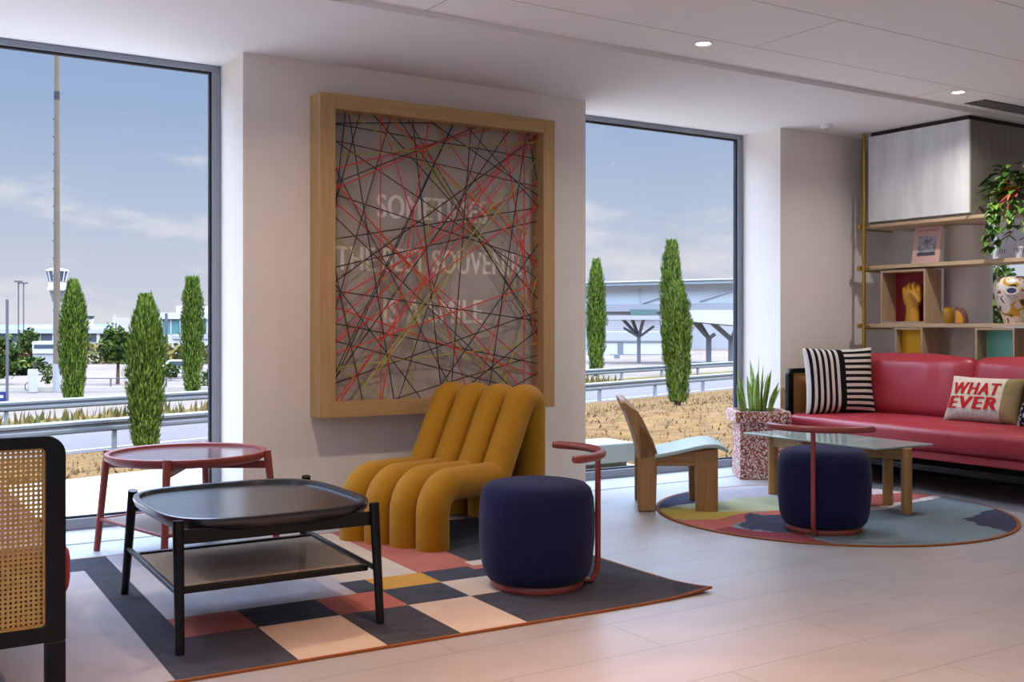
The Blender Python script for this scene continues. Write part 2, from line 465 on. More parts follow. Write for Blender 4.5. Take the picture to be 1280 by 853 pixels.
# blades of the verge, uncountable
rnd = random.Random(11); gb = MB()
for i in range(1500):
    x, y = xy(rnd.uniform(29.8, 31.6), rnd.uniform(-4, 46))
    h = rnd.uniform(0.15, 0.42); w = rnd.uniform(0.03, 0.09); a = rnd.uniform(0, PI); lx, ly = rnd.uniform(-.1, .1), rnd.uniform(-.1, .1)
    dx, dy = w * math.cos(a), w * math.sin(a)
    gb.add([(x - dx, y - dy, -1.75), (x + dx, y + dy, -1.75), (x + lx, y + ly, -1.75 + h)], [(0, 1, 2)], i % 2)
tag(gb.build('verge_grass', [mat('grass_straw', '#7a6330', 0.9), mat('grass_green', '#555426', 0.9)], smooth=0),
    'dry yellow grass standing along the road verge behind the near guardrail', 'grass', kind='stuff')
rnd = random.Random(12); gb = MB()
for i in range(22000):
    s = rnd.uniform(4.2, 20) if rnd.random() < .5 else rnd.uniform(4.2, 11)
    x, y = xy(s, rnd.uniform(-4, 34))
    if s < 7.9 and x < 5.75 or y < 6.7: continue
    h = rnd.uniform(0.012, 0.045); w = rnd.uniform(0.006, 0.020); a = rnd.uniform(0, PI)
    dx, dy = w * math.cos(a), w * math.sin(a); z = tz(x, y) - 0.03
    gb.add([(x - dx, y - dy, z), (x + dx, y + dy, z), (x + rnd.uniform(-.04, .04), y + rnd.uniform(-.04, .04), z + h + .03)], [(0, 1, 2)], i % 3)
tag(gb.build('bank_grass', [mat('grass_gold', '#735a34', 0.9), mat('grass_brown', '#5d482a', 0.9), mat('grass_pale', '#836c45', 0.9)], smooth=0),
    'dry golden grass covering the bank outside the windows', 'grass', kind='stuff')

b = thing('concrete_bench', 'low pale concrete block on the terrace outside the window beside the artwork wall', 'bench', (5.2, 7.1, -0.06))
MB().box(4.4, 5.62, 6.9, 7.32, -0.02, 0.135).build('slab', mat('bench_concrete', '#7d807a', 0.85, noise=0.04, nscale=6), b, bevel=0.01)
MB().box(4.5, 5.56, 6.96, 7.28, -0.06, -0.02).build('plinth', mat('bench_plinth', '#6f6252', 0.9), b)

# guardrails
m_galv = mat('galvanised_steel', '#6c7176', 0.45, 0.5, metal=0.35, noise=0.05, nscale=3)
m_galvd = mat('guardrail_post_steel', '#7d8284', 0.6, 0.4, metal=0.3)
WB = [(0.0, -0.15), (0.05, -0.11), (0.05, -0.05), (0.0, -0.015), (0.0, 0.015), (0.05, 0.05), (0.05, 0.11), (0.0, 0.15)]
def guardrail(s, zc, label, sp, t0, n):
    o = thing('guardrail', label, 'guardrail', (*xy(s, 12), -1.75), 0, 'guardrails along the road')
    vs = []
    for t in (-60, 120):
        for thick in (0, 0.006):
            for (ds, dz) in WB:
                x, y = xy(s - ds + thick, t); vs.append((x, y, zc + dz))
    k = len(WB); fs = []
    for i in range(k - 1):
        fs.append((i, i + 1, 2 * k + i + 1, 2 * k + i)); fs.append((k + i + 1, k + i, 3 * k + i, 3 * k + i + 1))
    fs += [(0, 2 * k, 3 * k, k), (k - 1, 2 * k - 1, 4 * k - 1, 3 * k - 1)]
    MB().add(vs, fs).build('beam', m_galv, o, smooth=50)
    for i in range(n):
        x, y = xy(s + 0.09, t0 + sp * i)
        MB().box(x - .05, x + .05, y - .06, y + .06, -1.76, zc + 0.14).build('post', m_galvd, o, smooth=0)
guardrail(22.75, -1.18, 'galvanised steel guardrail on the near edge of the road, below the other one', 4.0, 1.5, 13)
guardrail(30.3, -1.20, 'galvanised steel guardrail beyond the road, in front of the car park', 4.0, 2.6, 14)

# cypresses
m_leafs = [mat('cypress_green', '#566d24', 0.8, 0.15), mat('cypress_dark_green', '#2f4216', 0.85, 0.1), mat('cypress_light_green', '#84923e', 0.8, 0.15)]
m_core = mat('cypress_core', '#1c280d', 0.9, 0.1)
m_bark = mat('tree_bark', '#5b4938', 0.9, 0.1, noise=0.2, nscale=10)
def cypress(x, y, z, h, w, seed, label, n=9000, tip=0.12, forks=1):
    o = thing('cypress_tree', label, 'tree', (x, y, z), 0, 'columnar cypresses outside the windows')
    rd = random.Random(seed)
    MB().tube([(0, 0, -0.05), (0, 0, h * 0.3)], [w * 0.12, w * 0.07], 8).build('trunk', m_bark, o, org=False)
    def rad(t):                      # t 0..1 up the crown
        return w * 0.5 * (0.72 + 0.32 * math.sin(min(1, t * 1.5) * PI * 0.62)) * (1 if t < 0.62 else max(0.05, 1 - ((t - 0.62) / 0.38) ** 1.7 * (1 - tip)))
    mb = MB(); z0 = h * 0.035
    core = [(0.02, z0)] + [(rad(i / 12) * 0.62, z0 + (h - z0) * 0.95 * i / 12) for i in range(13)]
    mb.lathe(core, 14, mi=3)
    for i in range(n):
        t = rd.random() ** 0.9; a = rd.uniform(0, 2 * PI)
        lump = 0.86 + 0.30 * mnoise.noise((3 * math.cos(a), 3 * math.sin(a) + seed, t * h * 2.2 / max(w, .5)))
        r = rad(t) * lump * rd.uniform(0.62, 1.04)
        zz = z0 + (h - z0) * t * 0.97
        ln = h * rd.uniform(0.014, 0.034) * (1.8 if rd.random() < 0.06 else 1); ww = w * rd.uniform(0.012, 0.026)
        ca, sa = math.cos(a), math.sin(a)
        tip_ = (ca * (r + ln * rd.uniform(0.0, 0.38)), sa * (r + ln * rd.uniform(0.0, 0.38)), zz + ln)
        b1 = (ca * r - sa * ww, sa * r + ca * ww, zz + ln * .3); b2 = (ca * r + sa * ww, sa * r - ca * ww, zz + ln * .35)
        b0 = (ca * r * .9, sa * r * .9, zz - ln * .3)
        q = rd.random()
        mb.add([b0, b1, tip_, b2], [(0, 1, 2), (0, 2, 3)], 0 if q < .5 else (1 if q < .78 else 2))
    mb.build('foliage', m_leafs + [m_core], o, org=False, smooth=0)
cypress(7.43, 41.5, -1.75, 4.6, 1.12, 1, 'slim cypress standing just beside the tall lamp mast', tip=.3)
cypress(6.0, 24.9, -1.75, 3.62, 0.92, 2, 'cypress on the near side of the guardrails, behind the red round table', 13000, tip=.28)
cypress(12.49, 44.1, -1.75, 4.95, 1.05, 3, 'cypress close to the window jamb beside the artwork wall', tip=.55)
cypress(36.7, 48.7, -1.75, 6.75, 1.25, 4, 'cypress standing alone past the edge of the artwork wall', tip=.35)
cypress(11.09, 12.62, -0.15, 1.98, 0.47, 5, 'bushy cypress rooted on the golden bank in front of the guardrails', 13000, tip=.4)
cypress(41.0, 47.2, -1.75, 7.9, 1.45, 6, 'tall dark cypress half hidden behind the one on the golden bank', tip=.45)
# ---------------------------------------------------------------- outdoors: shrubs, poles, buildings
def D(px, py, t):                  # a point t metres along the viewing axis of the photograph's camera
    f = 1334.0; u = (px - 640) / f; v = (407.5 - py) / f
    return ((0.5371 + u * 0.8435) * t, (0.8435 - u * 0.5371) * t, 1.1 + v * t)
GR = -1.75
def omat(name, col, *a, **k):      # outdoor finishes, a shade deeper than the paint card
    if k.get('col2'): k['col2'] = tuple(x * .62 for x in lin(k['col2']))
    return mat(name, tuple(x * .62 for x in lin(col)), *a, **k)
m_shrub = [omat('shrub_green', '#4a6228', 0.85, 0.1), omat('shrub_dark', '#2e421d', 0.85, 0.1), omat('shrub_yellow_green', '#6e7a38', 0.85, 0.1)]
def shrub(name, px, t, h, w, seed, label, stem=0.0, n=700, z=GR):
    x, y, _ = D(px, 407, t)
    o = thing(name, label, 'tree' if stem else 'bush', (x, y, z), 0, 'shrubs in the car park')
    rd = random.Random(seed); mb = MB()
    if stem: MB().tube([(0, 0, -0.05), (0.03, 0, stem + h * .3)], [w * .05, w * .03], 7).build('trunk', m_bark, o, org=False)
    for i in range(n):
        a = rd.uniform(0, 2 * PI); c = rd.uniform(-1, 1); s_ = math.sqrt(1 - c * c)
        k = rd.uniform(.6, 1.0) * (0.8 + 0.35 * mnoise.noise((2 * math.cos(a) * s_, 2 * math.sin(a) * s_ + seed, 2 * c)))
        p = Vector((math.cos(a) * s_ * k * w / 2, math.sin(a) * s_ * k * w / 2, stem + h / 2 + c * k * h / 2))
        q = w * 0.075
        d1 = Vector((rd.uniform(-1, 1), rd.uniform(-1, 1), rd.uniform(-1, 1))) * q; d2 = Vector((rd.uniform(-1, 1), rd.uniform(-1, 1), rd.uniform(-1, 1))) * q
        mb.add([p - d1, p + d2, p + d1, p - d2], [(0, 1, 2), (0, 2, 3)], rd.choice((0, 0, 1, 1, 2)))
    mb.build('foliage', m_shrub, o, org=False, smooth=0)
shrub('broadleaf_tree', 147, 52, 2.2, 2.0, 21, 'round dark broadleaf tree in front of the beige block', 0.75)
shrub('broadleaf_tree', 36, 78, 2.4, 1.9, 22, 'upright broadleaf tree in front of the long terminal', 0.5, 500)
shrub('hedge_bush', 4, 52, 2.6, 1.9, 23, 'dark bush at the edge of the car park beside the thin grey pole', 0, 500)
shrub('hedge_bush', 24, 62, 1.1, 3.2, 24, 'low yellowish bush behind the white charging post', 0, 400)
shrub('hedge_bush', 62, 50, 1.2, 0.9, 25, 'small bush at the foot of the tall lamp mast', 0, 300)
shrub('hedge_bush', 262, 48, 1.0, 1.0, 26, 'small bush between the cypress and the window jamb', 0, 300)
shrub('hedge_bush', 213, 56, 1.0, 1.2, 27, 'small bush between two cypresses below the glass building', 0, 300)
shrub('small_cypress', 137, 70, 3.4, 1.0, 28, 'dark little conifer beside the beige block', 0, 400)
shrub('broadleaf_tree', 1249, 24, 1.9, 1.0, 41, 'light green tree beyond the bright opening behind the painted vase', 0.9, 700, -0.06)
def hedge(pxs, t, h, w, seed, label):
    a, b = Vector(D(pxs[0], 407, t)), Vector(D(pxs[1], 407, t)); rd = random.Random(seed); mb = MB()
    for i in range(900):
        p = a.lerp(b, rd.random()); p.z = GR + rd.random() * h; p.x += rd.uniform(-w, w); p.y += rd.uniform(-w, w)
        d1 = Vector((rd.uniform(-1, 1), rd.uniform(-1, 1), rd.uniform(-1, 1))) * .22; d2 = Vector((rd.uniform(-1, 1), rd.uniform(-1, 1), rd.uniform(-1, 1))) * .22
        mb.add([p - d1, p + d2, p + d1, p - d2], [(0, 1, 2), (0, 2, 3)], rd.choice((0, 1, 1, 2)))
    tag(mb.build('hedge', [omat('hedge_ochre', '#85692e', .9), omat('hedge_yellow', '#7f7436', .9), omat('hedge_green', '#5e682e', .9)], smooth=0), label, 'hedge')
hedge((100, 275), 80, 1.5, .5, 31, 'ochre dry hedge along the far side of the car park')
hedge((-10, 95), 84, 1.0, .4, 32, 'low dry hedge below the long terminal')

def pole(name, px, t, ztop, r, m, label, grp=None, rt=None):
    x, y, _ = D(px, 407, t)
    o = thing(name, label, 'pole', (x, y, GR), 0, grp)
    MB().tube([(0, 0, -.05), (0, 0, ztop - GR)], [r, rt or r], 10).build('shaft', m, o, org=False)
    return o
m_mast = omat('mast_concrete', '#7f7264', 0.8, 0.2, noise=0.08, nscale=1.5)
o = pole('lamp_mast', 71, 46, 13.4, 0.155, m_mast, 'very tall tapering beige mast rising past the control tower', rt=.10)
MB().tube([(0, 0, 12.6), (0, 0, 12.95)], .118, 10).build('collar', m_dark, o, org=False)
MB().tube([(0, 0, 0), (0, 0, 1.2)], .17, 12).build('base_sleeve', omat('mast_sleeve', '#b4b5b7', .6), o, org=False)
for i in range(14): MB().bar((-.16, 0, 2 + i * .75), (-.10, 0, 2 + i * .75), .03, .05).build('climbing_step', m_dark, o, org=False, smooth=0)
m_pole = omat('grey_pole', '#6f747c', 0.5, metal=0.3)
o = pole('street_pole', 9, 34, 1.1 + 33 * 34 / 1334, 0.045, m_pole, 'thin grey pole beside the blue sign at the edge of the window')
for px, tp, lb in ((23, 352, 'thin floodlight pole with a flat head beyond the long terminal'), (29.5, 354, 'floodlight pole standing close behind the other floodlight pole')):
    o = pole('floodlight_pole', px, 150, 1.1 + (407.5 - tp) * 150 / 1334, 0.09, m_pole, lb, 'floodlight poles')
    zt = 1.1 + (407.5 - tp) * 150 / 1334 - GR
    MB().box(-.55, .55, -.2, .2, zt - .12, zt + .1).build('lamp_head', m_pole, o, org=False, smooth=0)
x, y, _ = D(2, 407, 34)
o = thing('road_sign', 'small blue sign board at the very edge of the window beside the thin pole', 'sign', (x, y, GR))
MB().box(-.35, .2, -.02, .02, .4, .75).build('board', omat('sign_blue', '#2f3f86', .5), o, org=False, smooth=0)
MB().box(-.27, .05, -.026, -.02, .55, .64).build('white_band', omat('sign_white', '#e6e6ea', .5), o, org=False, smooth=0)
MB().tube([(-.1, 0.03, 0), (-.1, 0.03, .7)], .025, 8).build('post', m_pole, o, org=False)
x, y, _ = D(41, 407, 45.5)
o = thing('charging_post', 'white upright charging post in the car park by the low kerb', 'charging post', (x, y, GR))
MB().box(-.19, .19, -.12, .12, 0, 1.0).build('housing', omat('white_enamel', '#c8cacc', .4), o, org=False, bevel=.03)
MB().tube([(-.2, 0, .45), (-.3, 0, .35), (-.3, 0, .15), (-.2, 0, .1)], .02, 6).build('cable', m_dark, o, org=False)
MB().box(.02, .14, -.1, .1, 1.0, 1.32).build('stub', m_dark, o, org=False)

hb = MB(); hn = 90; vs = []
for i in range(hn + 1):
    a = R(-40 + 190 * i / hn); hh = 1.5 + 3.2 * abs(mnoise.noise((i * .13, 3.1, 0))) + 1.2 * mnoise.noise((i * .6, .5, 0))
    for r_, z_ in ((760, -6), (820, max(.8, hh)), (900, max(.8, hh) * .8), (960, -6)): vs.append((r_ * math.cos(a), r_ * math.sin(a), z_))
fs = [(i * 4 + j, (i + 1) * 4 + j, (i + 1) * 4 + j + 1, i * 4 + j + 1) for i in range(hn) for j in range(3)]
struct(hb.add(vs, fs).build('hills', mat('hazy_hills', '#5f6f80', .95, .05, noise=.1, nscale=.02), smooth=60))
# far buildings, turned square to the window wall
def bld(name, label, cat, loc, rz=0.0):
    return thing(name, label, cat, loc, rz)
m_bw = omat('render_white', '#e2e0de', .8); m_bb = omat('render_beige', '#d8cdc0', .8); m_gl = omat('dark_glazing', '#4d5c69', .2); m_teal = omat('teal_glazing', '#6ea3a5', .2)
m_roofg = omat('roof_grey', '#c9ccd0', .6); m_steel = omat('canopy_steel', '#878c96', .5); m_concg = omat('facade_grey', '#c3c1c2', .8)
CAMR = R(-32.487)
def plan(px, t): x, y, _ = D(px, 407, t); return (x, y, GR)
T = 170.0; k = T / 1334
o = bld('terminal_building', 'long low terminal with dark window band and pale roof on the horizon', 'building', plan(70, T), CAMR)
W0, W1 = -250 * k, 64 * k
zz = lambda yp, t: 1.1 + (407.5 - yp) * t / 1334 - GR
MB().box(W0, W1, 0, 12, 0, zz(418, T)).build('wall', m_concg, o, org=False, smooth=0)
MB().box(W0, W1, -.1, 12, zz(427, T), zz(417, T)).build('window_band', m_gl, o, org=False, smooth=0)
MB().box(W0 - .5, W1 + .5, -.5, 12.5, zz(417, T), zz(411, T)).build('roof', m_roofg, o, org=False, smooth=0)
MB().box(-46 * k, -8 * k, 2, 9, zz(411, T), zz(407, T)).build('roof_block', m_bb, o, org=False, smooth=0)
MB().box(26 * k, 52 * k, 2, 9, zz(411, T), zz(409, T)).build('roof_block', m_bw, o, org=False, smooth=0)
for i in range(17): MB().box(W0 + i * 2.35 + .8, W0 + i * 2.35 + 1.3, -.2, 0, 0, zz(417, T)).build('pier', m_bw, o, org=False, smooth=0)
t = 72.0
o = bld('site_cabin', 'long white site cabin with a row of small windows beside the tall mast', 'cabin', plan(54, t), CAMR)
MB().box(-.75, .8, 0, 2, .95, zz(427, t)).build('wall', m_bw, o, org=False, bevel=.05)
MB().box(-.62, .68, -.02, 0, zz(436, t), zz(431, t)).build('window_strip', m_gl, o, org=False, smooth=0)
MB().box(-.75, .8, 0.1, 1.9, 0, .95).build('plinth', m_concg, o, org=False, smooth=0)
t = 110.0; k = t / 1334
o = bld('beige_block', 'blank beige building block with a small chimney beside the cypress', 'building', plan(158, t), CAMR)
MB().box(-18 * k, 20 * k, 0, 6, 0, zz(397, t)).build('wall', m_bb, o, org=False, smooth=0)
MB().box(-18 * k, -15.5 * k, 0, .4, zz(397, t), zz(394, t)).build('chimney', m_concg, o, org=False, smooth=0)
MB().tube([(-4 * k, -2, 0), (-4 * k, -2, zz(404, t))], .07, 6).build('lamp_post', m_pole, o, org=False)
t = 100.0; k = t / 1334
o = bld('glass_building', 'white building with a wide teal glass band behind the cypresses', 'building', plan(240, t), CAMR)
MB().box(-38 * k, 60 * k, 0, 8, 0, zz(418, t)).build('base_wall', m_bw, o, org=False, smooth=0)
MB().box(-38 * k, 60 * k, 0, 8, zz(418, t), zz(399, t)).build('glass_band', m_teal, o, org=False, smooth=0)
MB().box(-39 * k, 61 * k, -.3, 8.3, zz(399, t), zz(391, t)).build('roof_edge', m_bw, o, org=False, smooth=0)
MB().box(-28 * k, 61 * k, 2, 8, zz(391, t), zz(382, t)).build('upper_storey', m_bb, o, org=False, smooth=0)
for i in range(9): MB().box(-38 * k + i * .85, -38 * k + i * .85 + .1, -.1, 0, zz(418, t), zz(399, t)).build('mullion', m_bw, o, org=False, smooth=0)
MB().box(-27.5 * k, -25 * k, -1.5, -1.2, 0, zz(392, t)).build('pylon', m_pole, o, org=False, smooth=0)
MB().box(-24 * k, 60 * k, -.15, 0, zz(424, t), zz(420, t)).build('lower_band', m_concg, o, org=False, smooth=0)
t = 60.0
o = thing('parked_car', 'small white car parked below the teal glass building', 'car', plan(226, t), CAMR + .1)
MB().prism([(-.95, .2), (.95, .2), (1.0, .5), (.75, .62), (.45, .95), (-.5, .95), (-.85, .6), (-1.0, .5)], 0, .8, M=Matrix.Rotation(R(90), 4, 'X')).build('body', omat('car_white', '#eceded', .3, coat=.5), o, org=False, bevel=.05)
MB().prism([(.35, .62), (.62, .62), (.40, .88), (-.42, .88), (-.68, .62)], .79, .81, M=Matrix.Rotation(R(90), 4, 'X')).build('window', m_gl, o, org=False, smooth=0)
for sx in (-.6, .6): MB().lathe([(.05, -.06), (.19, -.06), (.19, .06), (.05, .06)], 16).build('wheel', m_dark, o, org=False).matrix_local = Matrix.Translation((sx, -.78, .19)) @ Matrix.Rotation(R(90), 4, 'X')
# control tower
t = 200.0; k = t / 1334
o = thing('control_tower', 'airport control tower with a flared glass cab, partly behind the tall mast', 'tower', plan(71.5, t))
MB().lathe([(6.2 * k, 0), (5.5 * k, zz(366, t))], 16).build('shaft', m_concg, o, org=False)
MB().lathe([(5.5 * k, zz(378, t)), (9 * k, zz(364, t))], 16).build('collar', m_steel, o, org=False)
MB().lathe([(12 * k, zz(363, t)), (12 * k, zz(360.5, t)), (10.6 * k, zz(360, t)), (10.6 * k, zz(353, t)), (11.6 * k, zz(352, t))], 16).build('gallery', m_bw, o, org=False)
MB().lathe([(10.2 * k, zz(352, t)), (13.0 * k, zz(339.5, t))], 16).build('cab_glass', m_gl, o, org=False, smooth=0)
MB().lathe([(14 * k, zz(339.5, t)), (13.6 * k, zz(337.5, t)), (6 * k, zz(335.5, t))], 16).build('roof', m_concg, o, org=False)
for i in range(12):
    a = 2 * PI * i / 12
    MB().bar((10.3 * k * math.cos(a), 10.3 * k * math.sin(a), zz(352, t)), (13.1 * k * math.cos(a), 13.1 * k * math.sin(a), zz(339.5, t)), .22, .22).build('mullion', m_bw, o, org=False, smooth=0)
x = 41 * k
o = thing('approach_tower', 'small dark-topped tower behind the slim cypress on the terminal roof', 'tower', plan(113, 192.0))
MB().box(-.45, .45, -.4, .4, 0, zz(398, 192)).build('shaft', m_bw, o, org=False, smooth=0)
MB().lathe([(.5, zz(399, 192)), (.75, zz(396, 192)), (.75, zz(395, 192))], 10).build('cab', m_gl, o, org=False)

# buildings past the window beside the artwork wall
t = 130.0; k = t / 1334
o = bld('arrivals_terminal', 'large pale terminal hall with sloping roof edge and grey lower band', 'building', plan(830, t), CAMR)
def quad(x0, x1, ya0, ya1, yb0, yb1, d0, d1):  # px-like outline: left heights, right heights
    return MB().add([(x0 * k, d0, zz(ya1, t)), (x1 * k, d0, zz(yb1, t)), (x1 * k, d0, zz(yb0, t)), (x0 * k, d0, zz(ya0, t)), (x0 * k, d1, zz(ya1, t)), (x1 * k, d1, zz(yb1, t)), (x1 * k, d1, zz(yb0, t)), (x0 * k, d1, zz(ya0, t))],
        [(0, 1, 2, 3), (7, 6, 5, 4), (0, 4, 5, 1), (2, 6, 7, 3), (0, 3, 7, 4), (1, 5, 6, 2)])
quad(-150, 150, 359, 386, 351, 382, 0, 14).build('hall_wall', omat('hall_cladding', '#d6dde2', .6), o, org=False, smooth=0)
quad(-152, 152, 356, 360, 348, 353, -1.5, 15).build('roof_edge', omat('roof_edge_blue', '#aab8bf', .5), o, org=False, smooth=0)
quad(-152, 152, 354.8, 356.4, 346.5, 348.4, -1.7, 15).build('roof', m_bw, o, org=False, smooth=0)
quad(-150, 150, 382, 390, 378, 389, -.6, 0.2).build('lower_band', omat('band_grey', '#a9abb3', .6), o, org=False, smooth=0)
for a, b in (((-30, 380), (10, 366)), ((45, 376), (95, 360))):
    MB().bar((a[0] * k, -.2, zz(a[1], t)), (b[0] * k, -.2, zz(b[1], t)), .2, .12).build('roof_truss', m_roofg, o, org=False, smooth=0)
MB().box(-30 * k, -29 * k, -.2, 0, zz(384, t), zz(362, t)).build('downpipe', m_roofg, o, org=False, smooth=0)
MB().box(-43 * k, -10 * k, -.8, -.5, zz(394, t), zz(387, t)).build('window_band', omat('green_glazing', '#6d8a86', .25), o, org=False, smooth=0)
MB().box(-150 * k, 150 * k, 0, 14, 0, zz(384, t)).build('ground_storey', m_concg, o, org=False, smooth=0)
t = 105.0; k = t / 1334
o = bld('white_pavilion', 'low white building with a dark doorway under the canopy', 'building', plan(800, t), CAMR)
MB().box(-52 * k, 60 * k, 0, 5, 0, zz(428, t)).build('wall', m_bw, o, org=False, smooth=0)
MB().box(-52 * k, 60 * k, .5, 5, zz(428, t), zz(415, t)).build('upper_wall', m_concg, o, org=False, smooth=0)
MB().box(-28 * k, -21 * k, -.05, 0, 0, zz(428.5, t)).build('doorway', m_steel, o, org=False, smooth=0)
MB().box(-38 * k, 42 * k, -.3, -.1, zz(447, t), zz(443, t)).build('fence', m_steel, o, org=False, smooth=0)
MB().box(-52 * k, 60 * k, -.1, .5, zz(428, t), zz(426, t)).build('cornice', m_steel, o, org=False, smooth=0)
t = 80.0; k = t / 1334
o = bld('terminal_canopy', 'white canopy slab carried on branching grey steel trees', 'canopy', plan(830, t), CAMR)
MB().box(-90 * k, 10 * k, 0, 5, zz(400, t), zz(394.5, t)).build('roof_slab', m_concg, o, org=False, smooth=0)
MB().add([(8 * k, -1, zz(400, t)), (110 * k, -1, zz(409, t)), (110 * k, -1, zz(388, t)), (8 * k, -1, zz(388, t)), (8 * k, 5, zz(400, t)), (110 * k, 5, zz(409, t)), (110 * k, 5, zz(388, t)), (8 * k, 5, zz(388, t))],
    [(0, 1, 2, 3), (7, 6, 5, 4), (0, 4, 5, 1), (2, 6, 7, 3), (0, 3, 7, 4), (1, 5, 6, 2)]).build('roof_slab', m_bw, o, org=False, smooth=0)
def ytree(px, jy, br, w):
    c = MB(); b0 = (px * k, 2, 0); j = (px * k, 2, zz(jy, t))
    c.bar(b0, j, w, w).build('column', m_steel, o, org=False, smooth=0)
    for (bx, by, dy) in br: MB().bar(j, (bx * k, 2 + dy, zz(by, t)), w * .7, w * .7).build('branch', m_steel, o, org=False, smooth=0)
ytree(-27.5, 422, ((-47, 410, 0), (-35, 398, .8), (-23, 398, -.8), (-8, 408, 0), (-47, 397, 1.5)), .26)
ytree(62, 424, ((40, 400, 0), (70, 418, 0), (48, 396, 1)), .36)
ytree(92, 426, ((60, 398, 0), (100, 405, 0)), .5)
MB().box(-63 * k, -57 * k, -1, -.2, zz(448, t), zz(443, t)).build('sign_box', m_steel, o, org=False, smooth=0)
o = bld('kerb_wall', 'low pale kerb wall across the car park behind the far guardrail', 'wall', plan(160, 46.0), CAMR)
MB().box(-6, 4.2, 0, .2, 0, .22).build('wall', m_bb, o, org=False, smooth=0)
for i in range(5): MB().box(-2 + i * 1.2, -1.95 + i * 1.2, .05, .12, .22, .6).build('post', m_pole, o, org=False, smooth=0)
MB().bar((-2, .08, .58), (2.85, .08, .58), .04, .04).build('rail', m_pole, o, org=False, smooth=0)
# ---------------------------------------------------------------- artwork
m_frame = wood('pale_oak_frame', '#bd9a6c', '#a58457', 'z', .5)
m_framex = wood('pale_oak_frame_rail', '#bd9a6c', '#a58457', 'x', .5)
art = thing('framed_artwork', 'large oak box frame holding grey lettered board criss-crossed with coloured threads', 'artwork', (3.08, 5.717, 1.5))
X0, X1, Z0, Z1 = 2.283, 3.869, 0.586, 2.403
IX0, IX1, IZ0, IZ1 = 2.377, 3.783, 0.672, 2.318
MB().box(X0, IX0, 5.57, 5.717, Z0, Z1).build('frame_stile', m_frame, art, smooth=0, bevel=.002); MB().box(IX1, X1, 5.57, 5.717, Z0, Z1).build('frame_stile', m_frame, art, smooth=0, bevel=.002)
MB().box(IX0, IX1, 5.57, 5.717, IZ1, Z1).build('frame_rail', m_framex, art, smooth=0)
MB().box(IX0, IX1, 5.57, 5.717, Z0, IZ0).build('frame_rail', m_framex, art, smooth=0)
MB().box(IX0, IX1, 5.698, 5.712, IZ0, IZ1).build('backing_board', mat('grey_linen_board', '#b3aaa4', .9, .15, noise=.10, nscale=5, bump=.15, bscale=180, detail=6), art, smooth=0)
m_let = mat('chalk_lettering', '#ece5de', .9, .1)
def letters(txt, x0, x1, z0, z1, cx0=None):
    vs, fs = text_mesh(txt, 1.0, 1.0, 0.035, 1.08)
    ax = [v[0] for v in vs]; az = [v[1] for v in vs]
    sx = (x1 - x0) / (max(ax) - min(ax)); sz = (z1 - z0) / (max(az) - min(az))
    MB().add([(x0 + (v[0] - min(ax)) * sx, 5.6965 - .00015 * (q * 5 // len(vs)), z0 + (v[1] - min(az)) * sz) for q, v in enumerate(vs)], fs).build('lettering', m_let, art, smooth=0)['label'] = 'chalky cream words %s' % txt
letters('SOMETIMES', 2.69, 3.445, 1.735, 1.875)
letters('THE BEST SOUVENIR', 2.43, 3.70, 1.42, 1.56)
letters('IS A SMILE', 2.73, 3.41, 1.115, 1.262)
TH = {'k': mat('thread_black', '#17161a', .7), 'n': mat('thread_navy', '#232a3c', .7), 'r': mat('thread_red', '#d8392f', .7),
      'y': mat('thread_yellow', '#ada23e', .7), 'b': mat('thread_brown', '#4c3830', .7)}
NMT = {'k': 'black', 'n': 'navy', 'r': 'red', 'y': 'yellow green', 'b': 'brown'}
seen_ = set()
